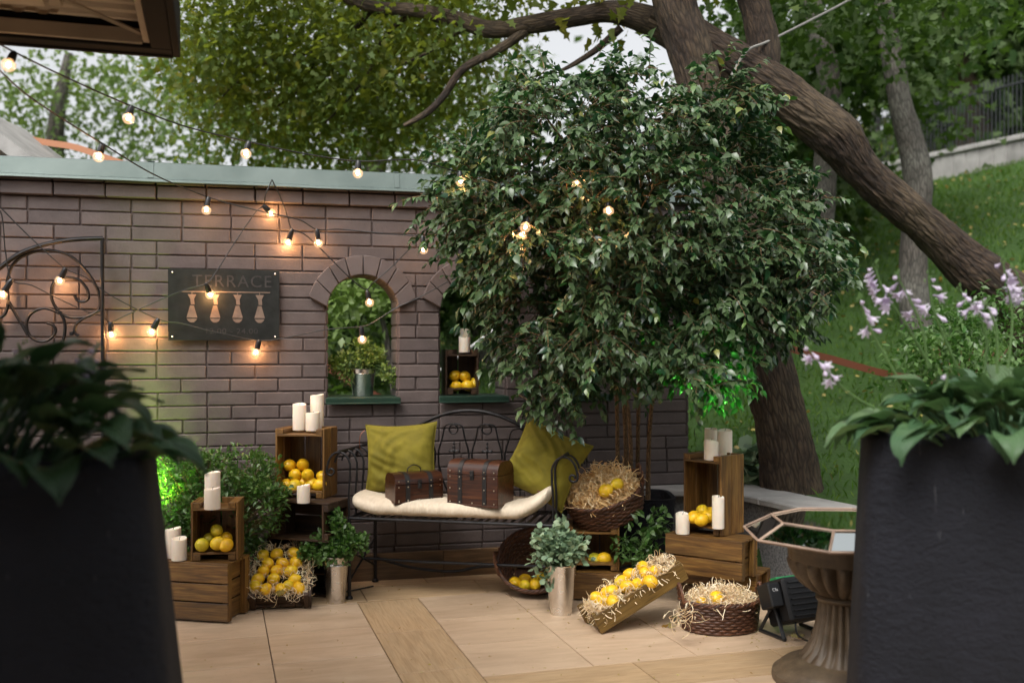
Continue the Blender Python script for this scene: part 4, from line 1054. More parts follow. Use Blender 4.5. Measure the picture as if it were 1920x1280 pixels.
# ================================================================== BASKETS
def basket(label,Mx,rx,ry,h,flare=1.18,rows=11,handles=True,group='wicker baskets'):
    t=thing('wicker_basket',label,'basket',Mx.to_translation(),Mx.to_euler(),group)
    N=44; 
    def rad(z): f=z/h; return (1/flare+(1-1/flare)*(f**.8))
    b=MB()
    for i in range(rows):
        z=h*(i+.5)/rows; pts=[]
        for k in range(N*2):
            a=2*PI*k/(N*2); s=(1 if (k//2+i)%2 else -1)*.0028; q=rad(z)
            pts.append(((rx*q+s)*math.cos(a),(ry*q+s)*math.sin(a),z+random.uniform(-.0006,.0006)))
        b.tube(pts,h/rows*.56,n=6,closed=True,r=random.random())
    b.build('woven_side',M['wicker'],t,ang=80)
    b=MB()
    for k in range(N):
        a=2*PI*(k+.5)/N; b.tube([(rx*rad(z)*math.cos(a),ry*rad(z)*math.sin(a),z) for z in (0.004,h*.5,h)],.0032,n=5)
    b.build('uprights',M['wicker'],t)
    b=MB()
    for s in (0,1,2):
        pts=[]
        for k in range(90):
            a=2*PI*k/90; tw_=a*16+s*2*PI/3; pts.append(((rx+.006*math.cos(tw_))*math.cos(a),(ry+.006*math.cos(tw_))*math.sin(a),h+.004+.006*math.sin(tw_)))
        b.tube(pts,.0058,n=6,closed=True)
    b.build('braided_rim',M['wicker'],t,ang=80)
    b=MB(); b.lathe([(.001,.006),(rx*rad(0)*.5,.004),(rx*rad(0)*.98,.003),(rx*rad(0)*.98,-.003),(.001,-.003)],40,sy=ry/rx); b.build('base',M['wicker'],t)
    if handles:
        for sg in (-1,1):
            b=MB()
            for s in (0,1):
                pts=[]
                for k in range(25):
                    f=k/24; a=PI*f; x=sg*(rx-.004+.012*math.sin(a)); y=ry*.34*math.cos(a); z=h+.075*math.sin(a); tw_=f*30+s*PI
                    pts.append((x+.004*math.cos(tw_),y,z+.004*math.sin(tw_)))
                b.tube(pts,.0048,n=6)
            b.build('handle',M['wicker'],t)
    return t
def in_basket(Mx,rx,ry,zmid,dome=.03):
    def f():
        a=random.uniform(0,2*PI); r=math.sqrt(random.random())*.93; x=rx*r*math.cos(a); y=ry*r*math.sin(a)
        return Mx@Vector((x,y,zmid+dome*(1-r*r)+random.uniform(-.02,.012))),(Mx.to_3x3()@Vector((0,0,1)))
    return f
def fill(Mx,rx,ry,z,mat,parent,dome=.03):
    b=MB()
    def fn(u,v):
        a=2*PI*u; r=v; n_=.012*noise.noise(Vector((r*rx*math.cos(a)*30,r*ry*math.sin(a)*30,z))); return (rx*r*math.cos(a),ry*r*math.sin(a),z+dome*(1-r*r)+n_)
    b.grid(fn,36,10,closeu=True); return b.build('straw_bed',M[mat],parent,ang=80)
# tilted on the crate
MP=Matrix.Translation(Vector((.497,5.11,.418)))@Matrix.Rotation(R(-17),4,'Y')@Matrix.Rotation(R(27),4,'X')
bP=basket('tilted wicker basket heaped with wood wool on the small open crate by the bench',MP,.205,.165,.145,rows=11)
fill(MP,.195,.155,.125,'straw_gold',bP,.045)
wool('golden wood wool heaped in the tilted wicker basket',in_basket(MP,.19,.150,.145,.065),1100,L=(.05,.12),w=.0060,curl=1.2,mat='straw_gold')
nP=(MP.to_3x3()@Vector((0,0,1))).normalized(); oP=MP@Vector((0,0,.215))
lemon('lower lemon nested in the wood wool of the tilted basket',ray_plane(1136,919,oP,nP),0,s=1.05); lemon('upper lemon nested in the wood wool of the tilted basket',ray_plane(1157,907,oP,nP),0,s=.95)
# lying open basket
MR=Matrix.Translation(Vector((.125,5.13,.138)))@Matrix.Rotation(R(-8),4,'Y')@Matrix.Rotation(R(50),4,'X')@Matrix.Translation((0,0,-.085))
basket('dark wicker basket tipped forward with loose lemons in it, right of the bench leg',MR,.195,.178,.15,flare=1.6,rows=12)
for px,py,Y,k,l in [(965,1092,5.07,0,'leftmost lemon in the dark tipped basket'),(985,1087,5.12,2,'upper lemon in the dark tipped basket'),(984,1097,5.05,0,'lowest front lemon in the dark tipped basket'),(1003,1095,5.06,0,'right front lemon in the dark tipped basket'),(1014,1083,5.13,0,'rightmost lemon beside the bucket in the dark tipped basket')]: lemon(l,P(px,py,Y),k,s=1.0,group='lemons in the dark tipped basket')
# front basket
kc=Vector((.93,4.46,0)); MK=Matrix.Translation(kc+Vector((0,0,.004)))@Matrix.Rotation(R(4),4,'Z')
bK=basket('oval wicker basket of wood wool standing on the floor under the right stack',MK,.176,.130,.125,flare=1.10,rows=10)
fill(MK,.168,.122,.108,'straw',bK,.03)
wool('cream wood wool heaped in the front wicker basket',in_basket(MK,.162,.118,.125,.04),900,L=(.04,.11),w=.0044,curl=1.5)
def spill():
    return G(1285,1150,.14)+Vector((random.uniform(-.05,.03),random.uniform(-.03,.05),random.uniform(-.03,.02))),(0,-.5,1)
wool('loose curls of wood wool hanging over the left rim of the front basket',spill,26,L=(.08,.14),w=.004,curl=1.4)
lemon('lemon sitting in the middle of the front wicker basket',Vector((kc.x-.025,kc.y-.055,.150)),0,s=1.1); lemon('half hidden lemon left in the front wicker basket',Vector((kc.x-.088,kc.y-.055,.128)),0,s=.9); lemon('half hidden lemon right in the front wicker basket',Vector((kc.x+.03,kc.y-.045,.130)),0,s=.9)

# ================================================================== BUCKETS AND POTTED PLANTS
def bucket(label,p,rt,rb,h,band=True,name='zinc_bucket'):
    t=thing(name,label,'bucket',p,(0,0,random.random()*3),'silver metal plant buckets'); b=MB()
    rr=lambda z: rb+(rt-rb)*z/h
    prof=[(.001,.004),(rb*.96,.004),(rb,.0),(rb*1.02,.004)]+([(rr(h*.80),h*.80),(rr(h*.815)+.0025,h*.815),(rr(h*.83),h*.83)] if band else [])+[(rr(h*.97),h*.97),(rt+.003,h*.985),(rt+.003,h),(rt-.001,h),(rt-.004,h*.9),(rb*.9,.012),(.001,.012)]
    b.lathe(prof,44); b.build('bucket_body',M['zinc'],t,ang=45)
    b=MB(); b.lathe([(.001,h*.90),(rt*.93,h*.90)],24); b.build('soil',M['soil'],t); return t
def plant(t,c,blobs_local,mat,n,L,W,kind,nst=10,h0=0.0,clump_r=.012,stem='stem_green',clump=6):
    blobs_=[(c.x+b[0],c.y+b[1],c.z+b[2],b[3],b[4],b[5]) for b in blobs_local]
    inv=t.matrix_basis.inverted() if False else None
    pos,d,r=blob_points(blobs_,n//clump,.35); keep=np.array([noise.noise(Vector(p)*14)>-.3 for p in pos]); pos=pos[keep]; d=d[keep]
    nc=len(pos); st=MB()
    T_=Matrix.LocRotScale(t.location,t.rotation_euler,None).inverted()
    for i in range(0,nc,2):
        e=Vector(pos[i]); s=c+Vector((random.uniform(-.02,.02),random.uniform(-.02,.02),h0)); m_=(s+e)/2+Vector((0,0,.03)); st.tube([T_@q for q in crom([s,m_,e],4)],[.002,.0012],n=4,caps=False)
    st.build('stems',M[stem],t)
    pp=np.repeat(pos,clump,axis=0)+RNG.normal(0,clump_r,(nc*clump,3)); dd=RNG.normal(0,.6,(nc*clump,3))+np.repeat(d,clump,axis=0)*.6; dd[:,2]+=.25
    base=np.repeat(RNG.random(nc),clump); rn=np.clip(base*.5+RNG.random(nc*clump)*.5,0,1)
    Tn=np.array(T_); pl=(pp@Tn[:3,:3].T)+Tn[:3,3]; dl=dd@Tn[:3,:3].T
    me=leaves_mesh('foliage',pl,dl,RNG.uniform(L*.7,L*1.15,len(pp)),RNG.uniform(W*.8,W*1.1,len(pp)),kind,rn); link_mesh('foliage',me,M[mat],t)
bS=Vector((.232,4.72,0)); t=bucket('tall bright silver bucket with blue-green eucalyptus, in front of the wicker baskets',bS,.074,.051,.238,band=False)
plant(t,bS+Vector((0,0,.22)),[(-.03,0,.11,.07,.07,.055),(.04,0,.10,.065,.07,.05),(.0,0,.16,.045,.04,.04),(-.085,-.02,.06,.04,.04,.045),(-.075,-.03,-.03,.032,.03,.05),(.08,0,.05,.04,.04,.04),(-.01,-.05,.065,.06,.05,.035),(.01,0,.205,.015,.015,.03),(-.10,0,.13,.03,.03,.035)],'eucalyptus_leaf',1150,.033,.032,'round',clump_r=.016)
bT=Vector((-.872,4.93,0)); t=bucket('silver bucket with small-leaved greenery beside the left bench leg',bT,.066,.045,.232)
plant(t,bT+Vector((0,0,.21)),[(-.05,0,.06,.08,.07,.06),(.04,0,.08,.08,.07,.06),(-.01,0,.14,.05,.05,.06),(-.12,0,.04,.045,.04,.035),(.11,0,.08,.04,.03,.03),(.0,0,.20,.025,.025,.04),(.02,-.05,.03,.07,.04,.03)],'box_leaf',2100,.030,.020,'round',clump_r=.014)
bW=WP(680,742,-.12); bW.z=SZ+.009; t=bucket('zinc bucket with a pale leafy plant on the sill of the first arch',bW,.074,.056,.150)
plant(t,bW+Vector((0,0,.135)),[(-.02,0,.07,.10,.07,.06),(.07,0,.07,.06,.06,.05),(-.12,0,.02,.07,.06,.04),(.0,0,.12,.06,.05,.04),(.15,-.02,-.01,.04,.04,.05),(.19,-.03,-.05,.03,.03,.04),(-.07,0,-.03,.05,.04,.04),(-.17,0,.05,.03,.03,.02)],'lime_leaf',1700,.024,.016,'round',clump_r=.015)
# bush behind the left crates
bu=Vector((-1.47,4.93,0)); t=thing('potted_bush','dense fine-leaved green bush behind the small upright crate at the left','bush',bu)
b=MB(); b.lathe([(.001,0),(.12,0),(.15,.22),(.155,.22),(.14,.22),(.13,.19),(.001,.19)],28); b.build('pot',M['planter'],t,ang=40)
def PL(px,py,Y): return P(px,py,Y)-bu-Vector((0,0,.2))
bl=[]
for px,py,r in [(335,885,48),(330,940,50),(400,880,38),(450,890,55),(490,900,45),(320,980,40),(380,950,60),(470,950,60),(500,935,35),(430,990,55),(310,900,35),(360,1010,40),(455,1020,40),(365,860,25)]:
    p=PL(px,py,4.90+random.uniform(-.06,.06)); rr_=r*4.9/F; bl.append((p.x,p.y,p.z,rr_,max(.08,rr_),rr_))
plant(t,bu+Vector((0,0,.2)),bl,'box_leaf',9000,.034,.019,'small',clump_r=.016,stem='stem_bark',clump=8)
# dark plants behind the long tray
for (cx,cy,Y,lab,blb) in [(1195,1040,4.95,'dark glossy potted plant between the small open crate and the right stack',[(1170,1022,18),(1215,985,26),(1240,975,18),(1235,1025,24),(1200,1030,30),(1160,1030,15),(1180,1005,16),(1225,1050,25)])]:
    base_=Vector(((cx-960)/F*Y,Y+.06,0)); t=thing('potted_plant',lab,'plant',base_)
    b=MB(); b.lathe([(.001,0),(.07,0),(.085,.15),(.09,.15),(.08,.15),(.075,.13),(.001,.13)],24); b.build('pot',M['black_plastic'],t,ang=40)
    c0=base_+Vector((0,0,.13)); bl=[]
    for px,py,r in blb:
        p=P(px,py,Y+random.uniform(-.05,.05))-c0; rr_=r*Y/F; bl.append((p.x,p.y,p.z,rr_,rr_,rr_))
    plant(t,c0,bl,'ficus_leaf',420,.05,.026,'ficus',clump_r=.015,rndshift=0 if False else 0) if False else plant(t,c0,bl,'box_leaf',420,.046,.026,'ficus',clump_r=.014)

# ================================================================== BENCH
bO=G(655,1122); bz=R(-12); bench=thing('iron_bench','black wrought-iron bench with scrolled arms and an arched back','bench',bO,(0,0,bz))
BW,BD,SH=1.035,.38,.405; ir=M['iron']
def I(name,fn,**k):
    b=MB(); fn(b); return b.build(name,ir,bench,**k)
def spiral(c,r0,r1,a0,a1,n=18,y=0.0):
    return [(c[0]+(r0+(r1-r0)*i/n)*math.cos(a0+(a1-a0)*i/n),y,c[1]+(r0+(r1-r0)*i/n)*math.sin(a0+(a1-a0)*i/n)) for i in range(n+1)]
for (x,y) in ((0,0),(BW,0),(0,BD),(BW,BD)):
    b=MB(); b.tube([(x,y,0),(x,y,SH)],.0095,n=10); b.lathe([(.001,0),(.018,0),(.018,.008),(.012,.016),(.001,.016)],14,c=(x,y,0)); b.build('leg',ir,bench)
b=MB()
for y in (0,BD): b.tube([(-.0,y,SH),(BW,y,SH)],.0085,n=8)
for x in (0,BW): b.tube([(x,0,SH),(x,BD,SH)],.0085,n=8)
b.build('seat_frame',ir,bench)
b=MB(); n=25
for i in range(1,n):
    x=BW*i/n; b.box((x,BD/2,SH+.006),(.016,BD,.004),b=.001)
b.build('seat_slats',ir,bench)
for x in (0,BW):
    b=MB(); b.tube([(x,0,.09),(x,BD,.24)],.006,n=6); b.tube([(x,0,.24),(x,BD,.09)],.006,n=6); b.build('leg_brace',ir,bench)
b=MB(); b.tube([(0,BD/2,.165),(BW*.3,BD/2,.160),(BW,BD/2,.165)],.008,n=8); b.tube(crom([(0,BD,.13),(BW*.2,BD,.085),(BW*.42,BD,.075),(BW*.6,BD,.11),(BW,BD,.125)],8),.008,n=8); b.build('stretcher',ir,bench)
# arms: S-rods curling outwards
for sg,x0 in ((-1,0),(1,BW)):
    b=MB()
    for j in range(5):
        y=BD*j/4; z0=SH
        path=[(x0,y,z0),(x0+sg*.002,y,z0+.12),(x0-sg*.004,y,z0+.20)]
        arc=[(x0+sg*(.055-.062*math.cos(a)),y,z0+.245+.085*math.sin(a)) for a in [PI*i/12*.92 for i in range(1,13)]]
        c=(x0+sg*.098,z0+.232); sp=[(c[0]+sg*r*math.cos(a),y,c[1]+r*math.sin(a)) for r,a in [(.024-.016*i/16,.35-(2*PI*1.15)*i/16) for i in range(17)]]
        b.tube(crom(path,5)+arc+(sp if j==0 else []),.0058,n=7)
    b.build('armrest_scrolls',ir,bench,ang=60)
    b=MB(); b.tube([(x0+sg*.05,-.01,SH+.333),(x0+sg*.05,BD+.02,SH+.333)],.008,n=8); b.build('arm_rail',ir,bench)
# back
ZB=.74
def archz(x): f=(x-.10)/(BW-.20); return ZB+.185*math.sin(PI*max(0,min(1,f)))**.8
b=MB(); pts=[(0,BD,SH),(0,BD+.02,ZB-.12),(.03,BD+.03,ZB-.03),(.10,BD+.035,ZB)]+[(x,BD+.04,archz(x)) for x in np.linspace(.12,BW-.12,26)]+[(BW-.10,BD+.035,ZB),(BW-.03,BD+.03,ZB-.03),(BW,BD+.02,ZB-.12),(BW,BD,SH)]
b.tube(crom(pts,3),.0105,n=9); b.build('back_frame',ir,bench,ang=60)
b=MB(); yb=BD+.035
for cx in (.335,.52,.70):
    for sg in (-1,1):
        base_=[(cx+sg*.10,yb,SH),(cx+sg*.03,yb,SH+.16),(cx+sg*.008,yb,SH+.28),(cx+sg*.03,yb,SH+.37)]
        c=(cx+sg*.075,SH+.38); zt=min(archz(cx+sg*.08)-.02,SH+.45)
        cc=(cx+sg*.085,zt-.035); sp=[(cc[0]-sg*(.048-.030*i/16)*math.cos(PI*.15+ -1*(-(PI*1.45)*i/16)),yb,cc[1]+(.040-.024*i/16)*math.sin(PI*.15+(PI*1.45)*i/16)) for i in range(17)]
        b.tube(crom(base_,5)[:-1]+sp,.0048,n=6)
b.build('back_scrolls',ir,bench,ang=60)
for cx in (.43,.612,.25,.79):
    b=MB(); b.tube([(cx,yb,SH),(cx,yb,SH+.30)],.0045,n=6)
    for dx,dz,rr_ in ((0,.345,.007),(0,.325,.009),(-.024,.305,.007),(.024,.305,.007),(0,.305,.010)):
        b.lathe([(.0005,-rr_*1.2),(rr_*.8,-rr_*.6),(rr_,0),(rr_*.7,rr_*.8),(.0005,rr_*1.5)],8,c=(cx+dx,yb,SH+dz))
    b.tube([(cx-.024,yb,SH+.305),(cx+.024,yb,SH+.305)],.004,n=6); b.build('cross_finial',ir,bench)
BM=Matrix.Translation(bO)@Matrix.Rotation(bz,4,'Z')
# seat cushion: thick, soft, curling up at its right end
b=MB()
def cush(u,v):
    # u around the cross-section in plan length, v around
    x=-.005+(BW-.01)*u; 
    e=1-abs(2*u-1)**22; e=max(e,0)**.45
    a=2*PI*v; c,s=math.cos(a),math.sin(a); hy=(BD/2-.005)*(.42+.58*e); hz=.043*(.3+.7*e)
    px_=math.copysign(abs(c)**.55,c); pz_=math.copysign(abs(s)**.8,s)
    rise=.105*max(0,(u-.82)/.18)**1.6+.035*max(0,(.14-u)/.14)**1.5
    y=BD/2-.02+hy*px_; z=SH+.012+.041+hz*pz_+rise+.002*noise.noise(Vector((x*9,y*9,0)))+.0012*math.sin(x*70+3*math.sin(y*20))*abs(c)
    return (x,y,z)
b.grid(cush,70,34); co=b.build('seat_cushion',M['cushion'],None,ang=80,loc=bO,rot=(0,0,bz),merge=True); tag(co,'long cream quilted cushion lying on the iron bench seat, its right end turned up','cushion')
# pillows
def pillow(label,Mx,w,h,th,seed,tagp=None,pin=.0):
    t=thing('throw_pillow',label,'pillow',Mx.to_translation(),Mx.to_euler(),'olive velvet pillows'); b=MB(); N=40
    for side in (-1,1):
        def fn(u,v):
            x=(u-.5)*w; z=(v-.5)*h; cu=abs(2*u-1); cv=abs(2*v-1)
            puff=((1-cu**2.6)*(1-cv**2.6))**.5
            # corners pull out, edges pull in
            k=1-.10*(1-cv**2)*(cu**3); k2=1-.10*(1-cu**2)*(cv**3)
            X=x*k; Z=z*k2
            nz=noise.noise(Vector((u*3+seed,v*3,seed)))
            dg=noise.noise(Vector(((u*1.0+v*1.6)*4.5+seed,(u*1.6-v*1.0)*1.4,seed+3))); dg=1-abs(dg)*2
            wr=.030*nz*puff+.020*dg*puff*(.4+.9*abs(u-.5))
            fo=math.sin((u*1.1-v*.9)*24+2.2*noise.noise(Vector((u*2.5,v*2.5,seed)))*3); wr+=.0035*fo*puff*max(0,noise.noise(Vector((u*2+seed*2,v*2,1)))+.25)*2
            edge=min(1-cu,1-cv); wr+= .004*math.sin((u+v)*40+seed)*max(0,1-edge*6)*puff
            return (X,side*(th/2*puff)+wr*(1 if side<0 else -1)*(-1 if side<0 else 1)*1.0,Z)
        b.grid(fn,N,N)
    b.build('velvet_cover',M['velvet'],t,ang=85,merge=True)
    b=MB(); e=.5
    rim=[]
    for i in range(160):
        f=(i/160)*4; s_=int(f); q=f-s_; u,v=[(q,0),(1,q),(1-q,1),(0,1-q)][s_]
        cu=abs(2*u-1); cv=abs(2*v-1); rim.append(((u-.5)*w*(1-.10*(1-cv**2)*cu**3)+random.gauss(0,.0004),0,(v-.5)*h*(1-.10*(1-cu**2)*cv**3)))
    b.tube(rim,.0028,n=6,closed=True); b.build('piping',M['velvet'],t)
    if tagp:
        b=MB(); b.box((tagp[0],-th/2*.80-.004,tagp[1]),(.036,.003,.036),rot=(0,R(10),0),b=.0008); b.build('leather_patch',M['label_leather'],t)
    return t
seat=BM@Vector((.235,.30,SH+.075)); 
Mp=Matrix.Translation(P(752,858,5.20)+Vector((0,0,.0)))@Matrix.Rotation(bz+R(4),4,'Z')@Matrix.Rotation(R(-12),4,'X')@Matrix.Rotation(R(-3),4,'Y')
pl=pillow('square olive-gold velvet pillow leaning upright at the left of the bench',Mp,.385,.365,.13,1.3)
Mp=Matrix.Translation(P(1022,868,4.99))@Matrix.Rotation(bz-R(2),4,'Z')@Matrix.Rotation(R(-12),4,'X')@Matrix.Rotation(R(24),4,'Y')
pillow('tilted crumpled olive velvet pillow with a leather patch at the right of the bench',Mp,.37,.365,.16,5.1,tagp=(.06,-.125))
b=MB(); b.tube(crom([P(684,806,5.15),P(676,815,5.15),P(674,832,5.2),P(676,842,5.25)],6),.0018,n=5)
tag(b.build('twine_loop',M['pink_lace']),'thin orange twine tying the left pillow corner to the bench arm','twine')
# chests
def chest(label,Mx,w,d,h,lid,handle=False):
    t=thing('wooden_chest',label,'chest',Mx.to_translation(),Mx.to_euler(),'small wooden treasure chests'); wood_=M['chest_wood']
    def section(z0,inset=0):
        pts=[(0+inset,z0)]; rr_=min(h-lid,.06)
        pts=[]
        return pts
    hb=lid; b=MB(); b.box((w/2,d/2,hb/2),(w,d,hb),b=.003,ax=0); b.box((w/2,d/2,.006),(w+.008,d+.008,.012),b=.002,ax=0); b.build('body',wood_,t)
    # rounded lid: profile in y-z, extruded along x
    r=min(h-hb-.002,.055); prof=[(0,hb+.002)]+[(r-r*math.cos(a),h-r+r*math.sin(a)) for a in [PI/2*i/6 for i in range(7)]]+[(d-r+r*math.sin(a),h-r+r*math.cos(a)) for a in [PI/2*i/6 for i in range(7)]]+[(d,hb+.002)]
    def ext(b,x0,x1,off,r_=None):
        n=len(prof); cy=d/2; cz=hb
        P2=[(y+off*(1 if y>cy else -1)*(1 if z<h-.01 or True else 0),z+(off if z>hb+.01 else 0)) for y,z in prof]
        vs=[(x0,y,z) for y,z in P2]+[(x1,y,z) for y,z in P2]
        fs=[tuple(range(n)),tuple(range(n,2*n))[::-1]]+[(i,n+i,n+(i+1)%n,(i+1)%n) for i in range(n)]
        off3=random.random()*9
        b._add([Vector(v) for v in vs],fs,[(v[0]+off3,v[1],v[2]) for v in vs])
    b=MB(); ext(b,.001,w-.001,0); b.build('lid',wood_,t,ang=40)
    for f in (.26,.74):
        b=MB(); ext(b,w*f-.0115,w*f+.0115,.0022); b.box((w*f,-.0015,hb/2),(.023,.003,hb-.004)); b.box((w*f,d+.0015,hb/2),(.023,.003,hb-.004)); b.build('leather_strap',M['strap_leather'],t,ang=40)
    b=MB(); fs=(.07,.26,.74,.93)
    for f in fs:
        for z in (.02,hb*.55 if h>.18 else .014,hb-.012,hb+.016): b.lathe([(.0042,0),(.0036,.002),(.0005,.003)],8,M=Matrix.Translation((w*f,-.0032,z))@Matrix.Rotation(R(90),4,'X'))
    b.lathe([(.0042,0),(.0036,.002),(.0005,.003)],8,M=Matrix.Translation((w*.5,-.0005,.018))@Matrix.Rotation(R(90),4,'X'))
    b.build('brass_studs',M['stud'],t)
    b=MB(); b.box((w/2,-.004,hb),(.022,.005,.045),b=.002); b.box((w/2,-.008,hb-.006),(.010,.006,.016),b=.002); b.build('latch',M['strap_leather'],t)
    if handle:
        b=MB(); b.tube(crom([(w*.36,d/2,h),(w*.38,d/2,h+.022),(w*.5,d/2,h+.036),(w*.62,d/2,h+.022),(w*.64,d/2,h)],6),[.004,.005,.004],n=7,flat=.6); b.build('handle',M['strap_leather'],t)
    return t
p=P(741,934,4.93); Mx=Matrix.Translation(Vector((p.x,p.y,SH+.075)))@Matrix.Rotation(R(27),4,'Z'); chest('smaller brown chest with a top handle standing on the bench cushion',Mx,.258,.15,.150,.098,True)
p=P(838,931,4.93); Mx=Matrix.Translation(Vector((p.x,p.y,SH+.077)))@Matrix.Rotation(R(-27),4,'Z'); chest('larger brown chest with rounded lid and black straps on the bench cushion',Mx,.285,.17,.222,.155)
# ================================================================== WALL ORNAMENTS
gate=thing('scroll_panel','black wrought-iron scroll panel fixed to the wall at the far left','ornament',(0,WY,0),(0,0,WA))
def GW(px,py,d=.07):
    p=WP(px,py,d); q=Vector((p.x,p.y-WY,p.z)); return Vector((q.x*WC+q.y*WS, -q.x*WS+q.y*WC, q.z))
def bar(name,pts,r,flat=1.0,d=.07,n=6):
    b=MB(); b.tube(crom([GW(x,y,d) for x,y in pts],6),r,n=n,flat=flat); b.build(name,ir,gate,ang=60)
bar('upright',[(192,446),(192,560),(193,700),(193,900)],.0105)
bar('top_arc',[(-60,545),(-20,520),(0,502),(40,474),(90,457),(140,449),(193,447)],.0125)
bar('scroll',[(14,525),(22,500),(40,482),(70,471),(100,470),(135,482),(165,512),(184,545),(187,575),(172,590),(150,595),(128,594),(112,585),(100,568),(96,550),(100,532),(112,523),(130,520),(150,526),(163,542),(166,558),(158,565),(146,564),(140,554)],.0082,d=.06)
bar('scroll',[(-10,600),(8,590),(15,570),(14,545),(14,525)],.0082,d=.06)
bar('scroll',[(18,568),(30,590),(45,615),(52,628)],.0082,d=.06)
bar('scroll',[(112,585),(120,600),(122,618),(118,640),(106,655),(85,670),(70,672)],.0082,d=.06)
bar('scroll',[(112,588),(95,580),(75,579),(58,588),(50,604),(52,622),(62,635),(78,640),(94,635),(104,622),(100,610),(88,605)],.0082,d=.06)
bar('scroll',[(193,580),(165,592),(145,606),(140,622),(148,630)],.0082,d=.06)
for (x,y) in ((187,548),(112,586),(16,568),(134,625)):
    b=MB(); p=GW(x,y,.062); b.box(p,(.018,.014,.020),b=.002); b.build('collar',ir,gate)
for (x,y) in ((190,455),(193,640)):
    b=MB(); b.tube([GW(x,y,.07),GW(x,y,-.0)],.006,n=6); b.build('wall_bracket',ir,gate)

# ---- the sign
a=WP(315,503,.03); a2=WP(524,503,.03); z0=WP(315,638,.03).z; sw=(a2-a).length; sh=a.z-z0
sign=thing('terrace_sign','black steel sign reading TERRACE with four lamp cut-outs and opening hours','sign',(a.x,a.y,z0),(0,0,WA))
b=MB(); b.box((sw/2,0,sh/2),(sw,.005,sh),b=.001); b.build('plate',M['sign_plate'],sign)
for x,z in ((.022,.02),(.022,sh-.02),(sw-.022,sh-.02),(sw-.022,.02)):
    b=MB(); b.lathe([(.005,-.003),(.005,.002),(.003,.004),(.0005,.0045)],12,M=Matrix.Translation((x,-.003,z))@Matrix.Rotation(R(90),4,'X')); b.build('bolt',M['zinc'],sign)
def S(px,py): return ((px-315)/209*sw,(638-4-py)/131*sh if False else (638-(py+ (px-315)*.0))/135*sh)
def text(txt,cx,cz,hgt,wid,mat,parent,name,dy=-.0035,th=.0008,rot=None,sp=1.0):
    cu=bpy.data.curves.new('t','FONT'); cu.body=txt; cu.align_x='CENTER'; cu.align_y='CENTER'; cu.size=hgt*1.4; cu.extrude=th; cu.space_character=sp
    o=bpy.data.objects.new('t',cu); C.objects.link(o); bpy.context.view_layer.update()
    dg=bpy.context.evaluated_depsgraph_get(); me=bpy.data.meshes.new_from_object(o.evaluated_get(dg)); bpy.data.objects.remove(o); 
    xs_=[v.co.x for v in me.vertices]; ys_=[v.co.y for v in me.vertices]; w_=max(xs_)-min(xs_); h_=max(ys_)-min(ys_); mx=(max(xs_)+min(xs_))/2; my=(max(ys_)+min(ys_))/2
    for v in me.vertices: v.co=Vector(((v.co.x-mx)*wid/w_+cx, dy-(v.co.z), (v.co.y-my)*hgt/h_+cz))
    me.materials.clear(); return link_mesh(name,me,mat,parent)
simple('sign_letter_dim',(.031,.028,.026),.6,0,30,.3)
cx_,_=S(432,0)
text('TERRACE',S(434,0)[0],S(0,525)[1],.062,.40,M['sign_letter_dim'],sign,'lettering',sp=1.15)
text('12.00 - 24.00',S(434,0)[0],S(0,620)[1],.028,.26,M['sign_letter_dim'],sign,'lettering',sp=1.1)
b=MB(); x0,z=S(340,546); x1,_=S(506,546); b.box(((x0+x1)/2,-.0035,z),(x1-x0,.002,.0055)); b.build('lamp_rail',M['sign_cut'],sign,smooth=False)
for px in (359,402,444,486):
    x,_=S(px,0); s1=sw/209; b=MB()
    def zz(py): return S(0,py)[1]
    b.prism([(x-8*s1,zz(551)),(x+8*s1,zz(551)),(x+4*s1,zz(560)),(x+5*s1,zz(570)),(x-2*s1,zz(570)),(x-3*s1,zz(560))],-.0045,-.0026)
    b.prism([(x-3.5*s1,zz(572)),(x+3.5*s1,zz(572)),(x+10*s1,zz(595)),(x-10*s1,zz(595))],-.0045,-.0026)
    b.prism([(x-9.5*s1,zz(597)),(x+9.5*s1,zz(597)),(x+7*s1,zz(601)),(x+3*s1,zz(604)),(x-3*s1,zz(604)),(x-7*s1,zz(601))],-.0045,-.0026)
    b.tube([(x,-.0035,zz(546)),(x,-.0035,zz(552))],.0016,n=6)
    b.build('lamp_cutout',M['sign_cut'],sign,smooth=False)

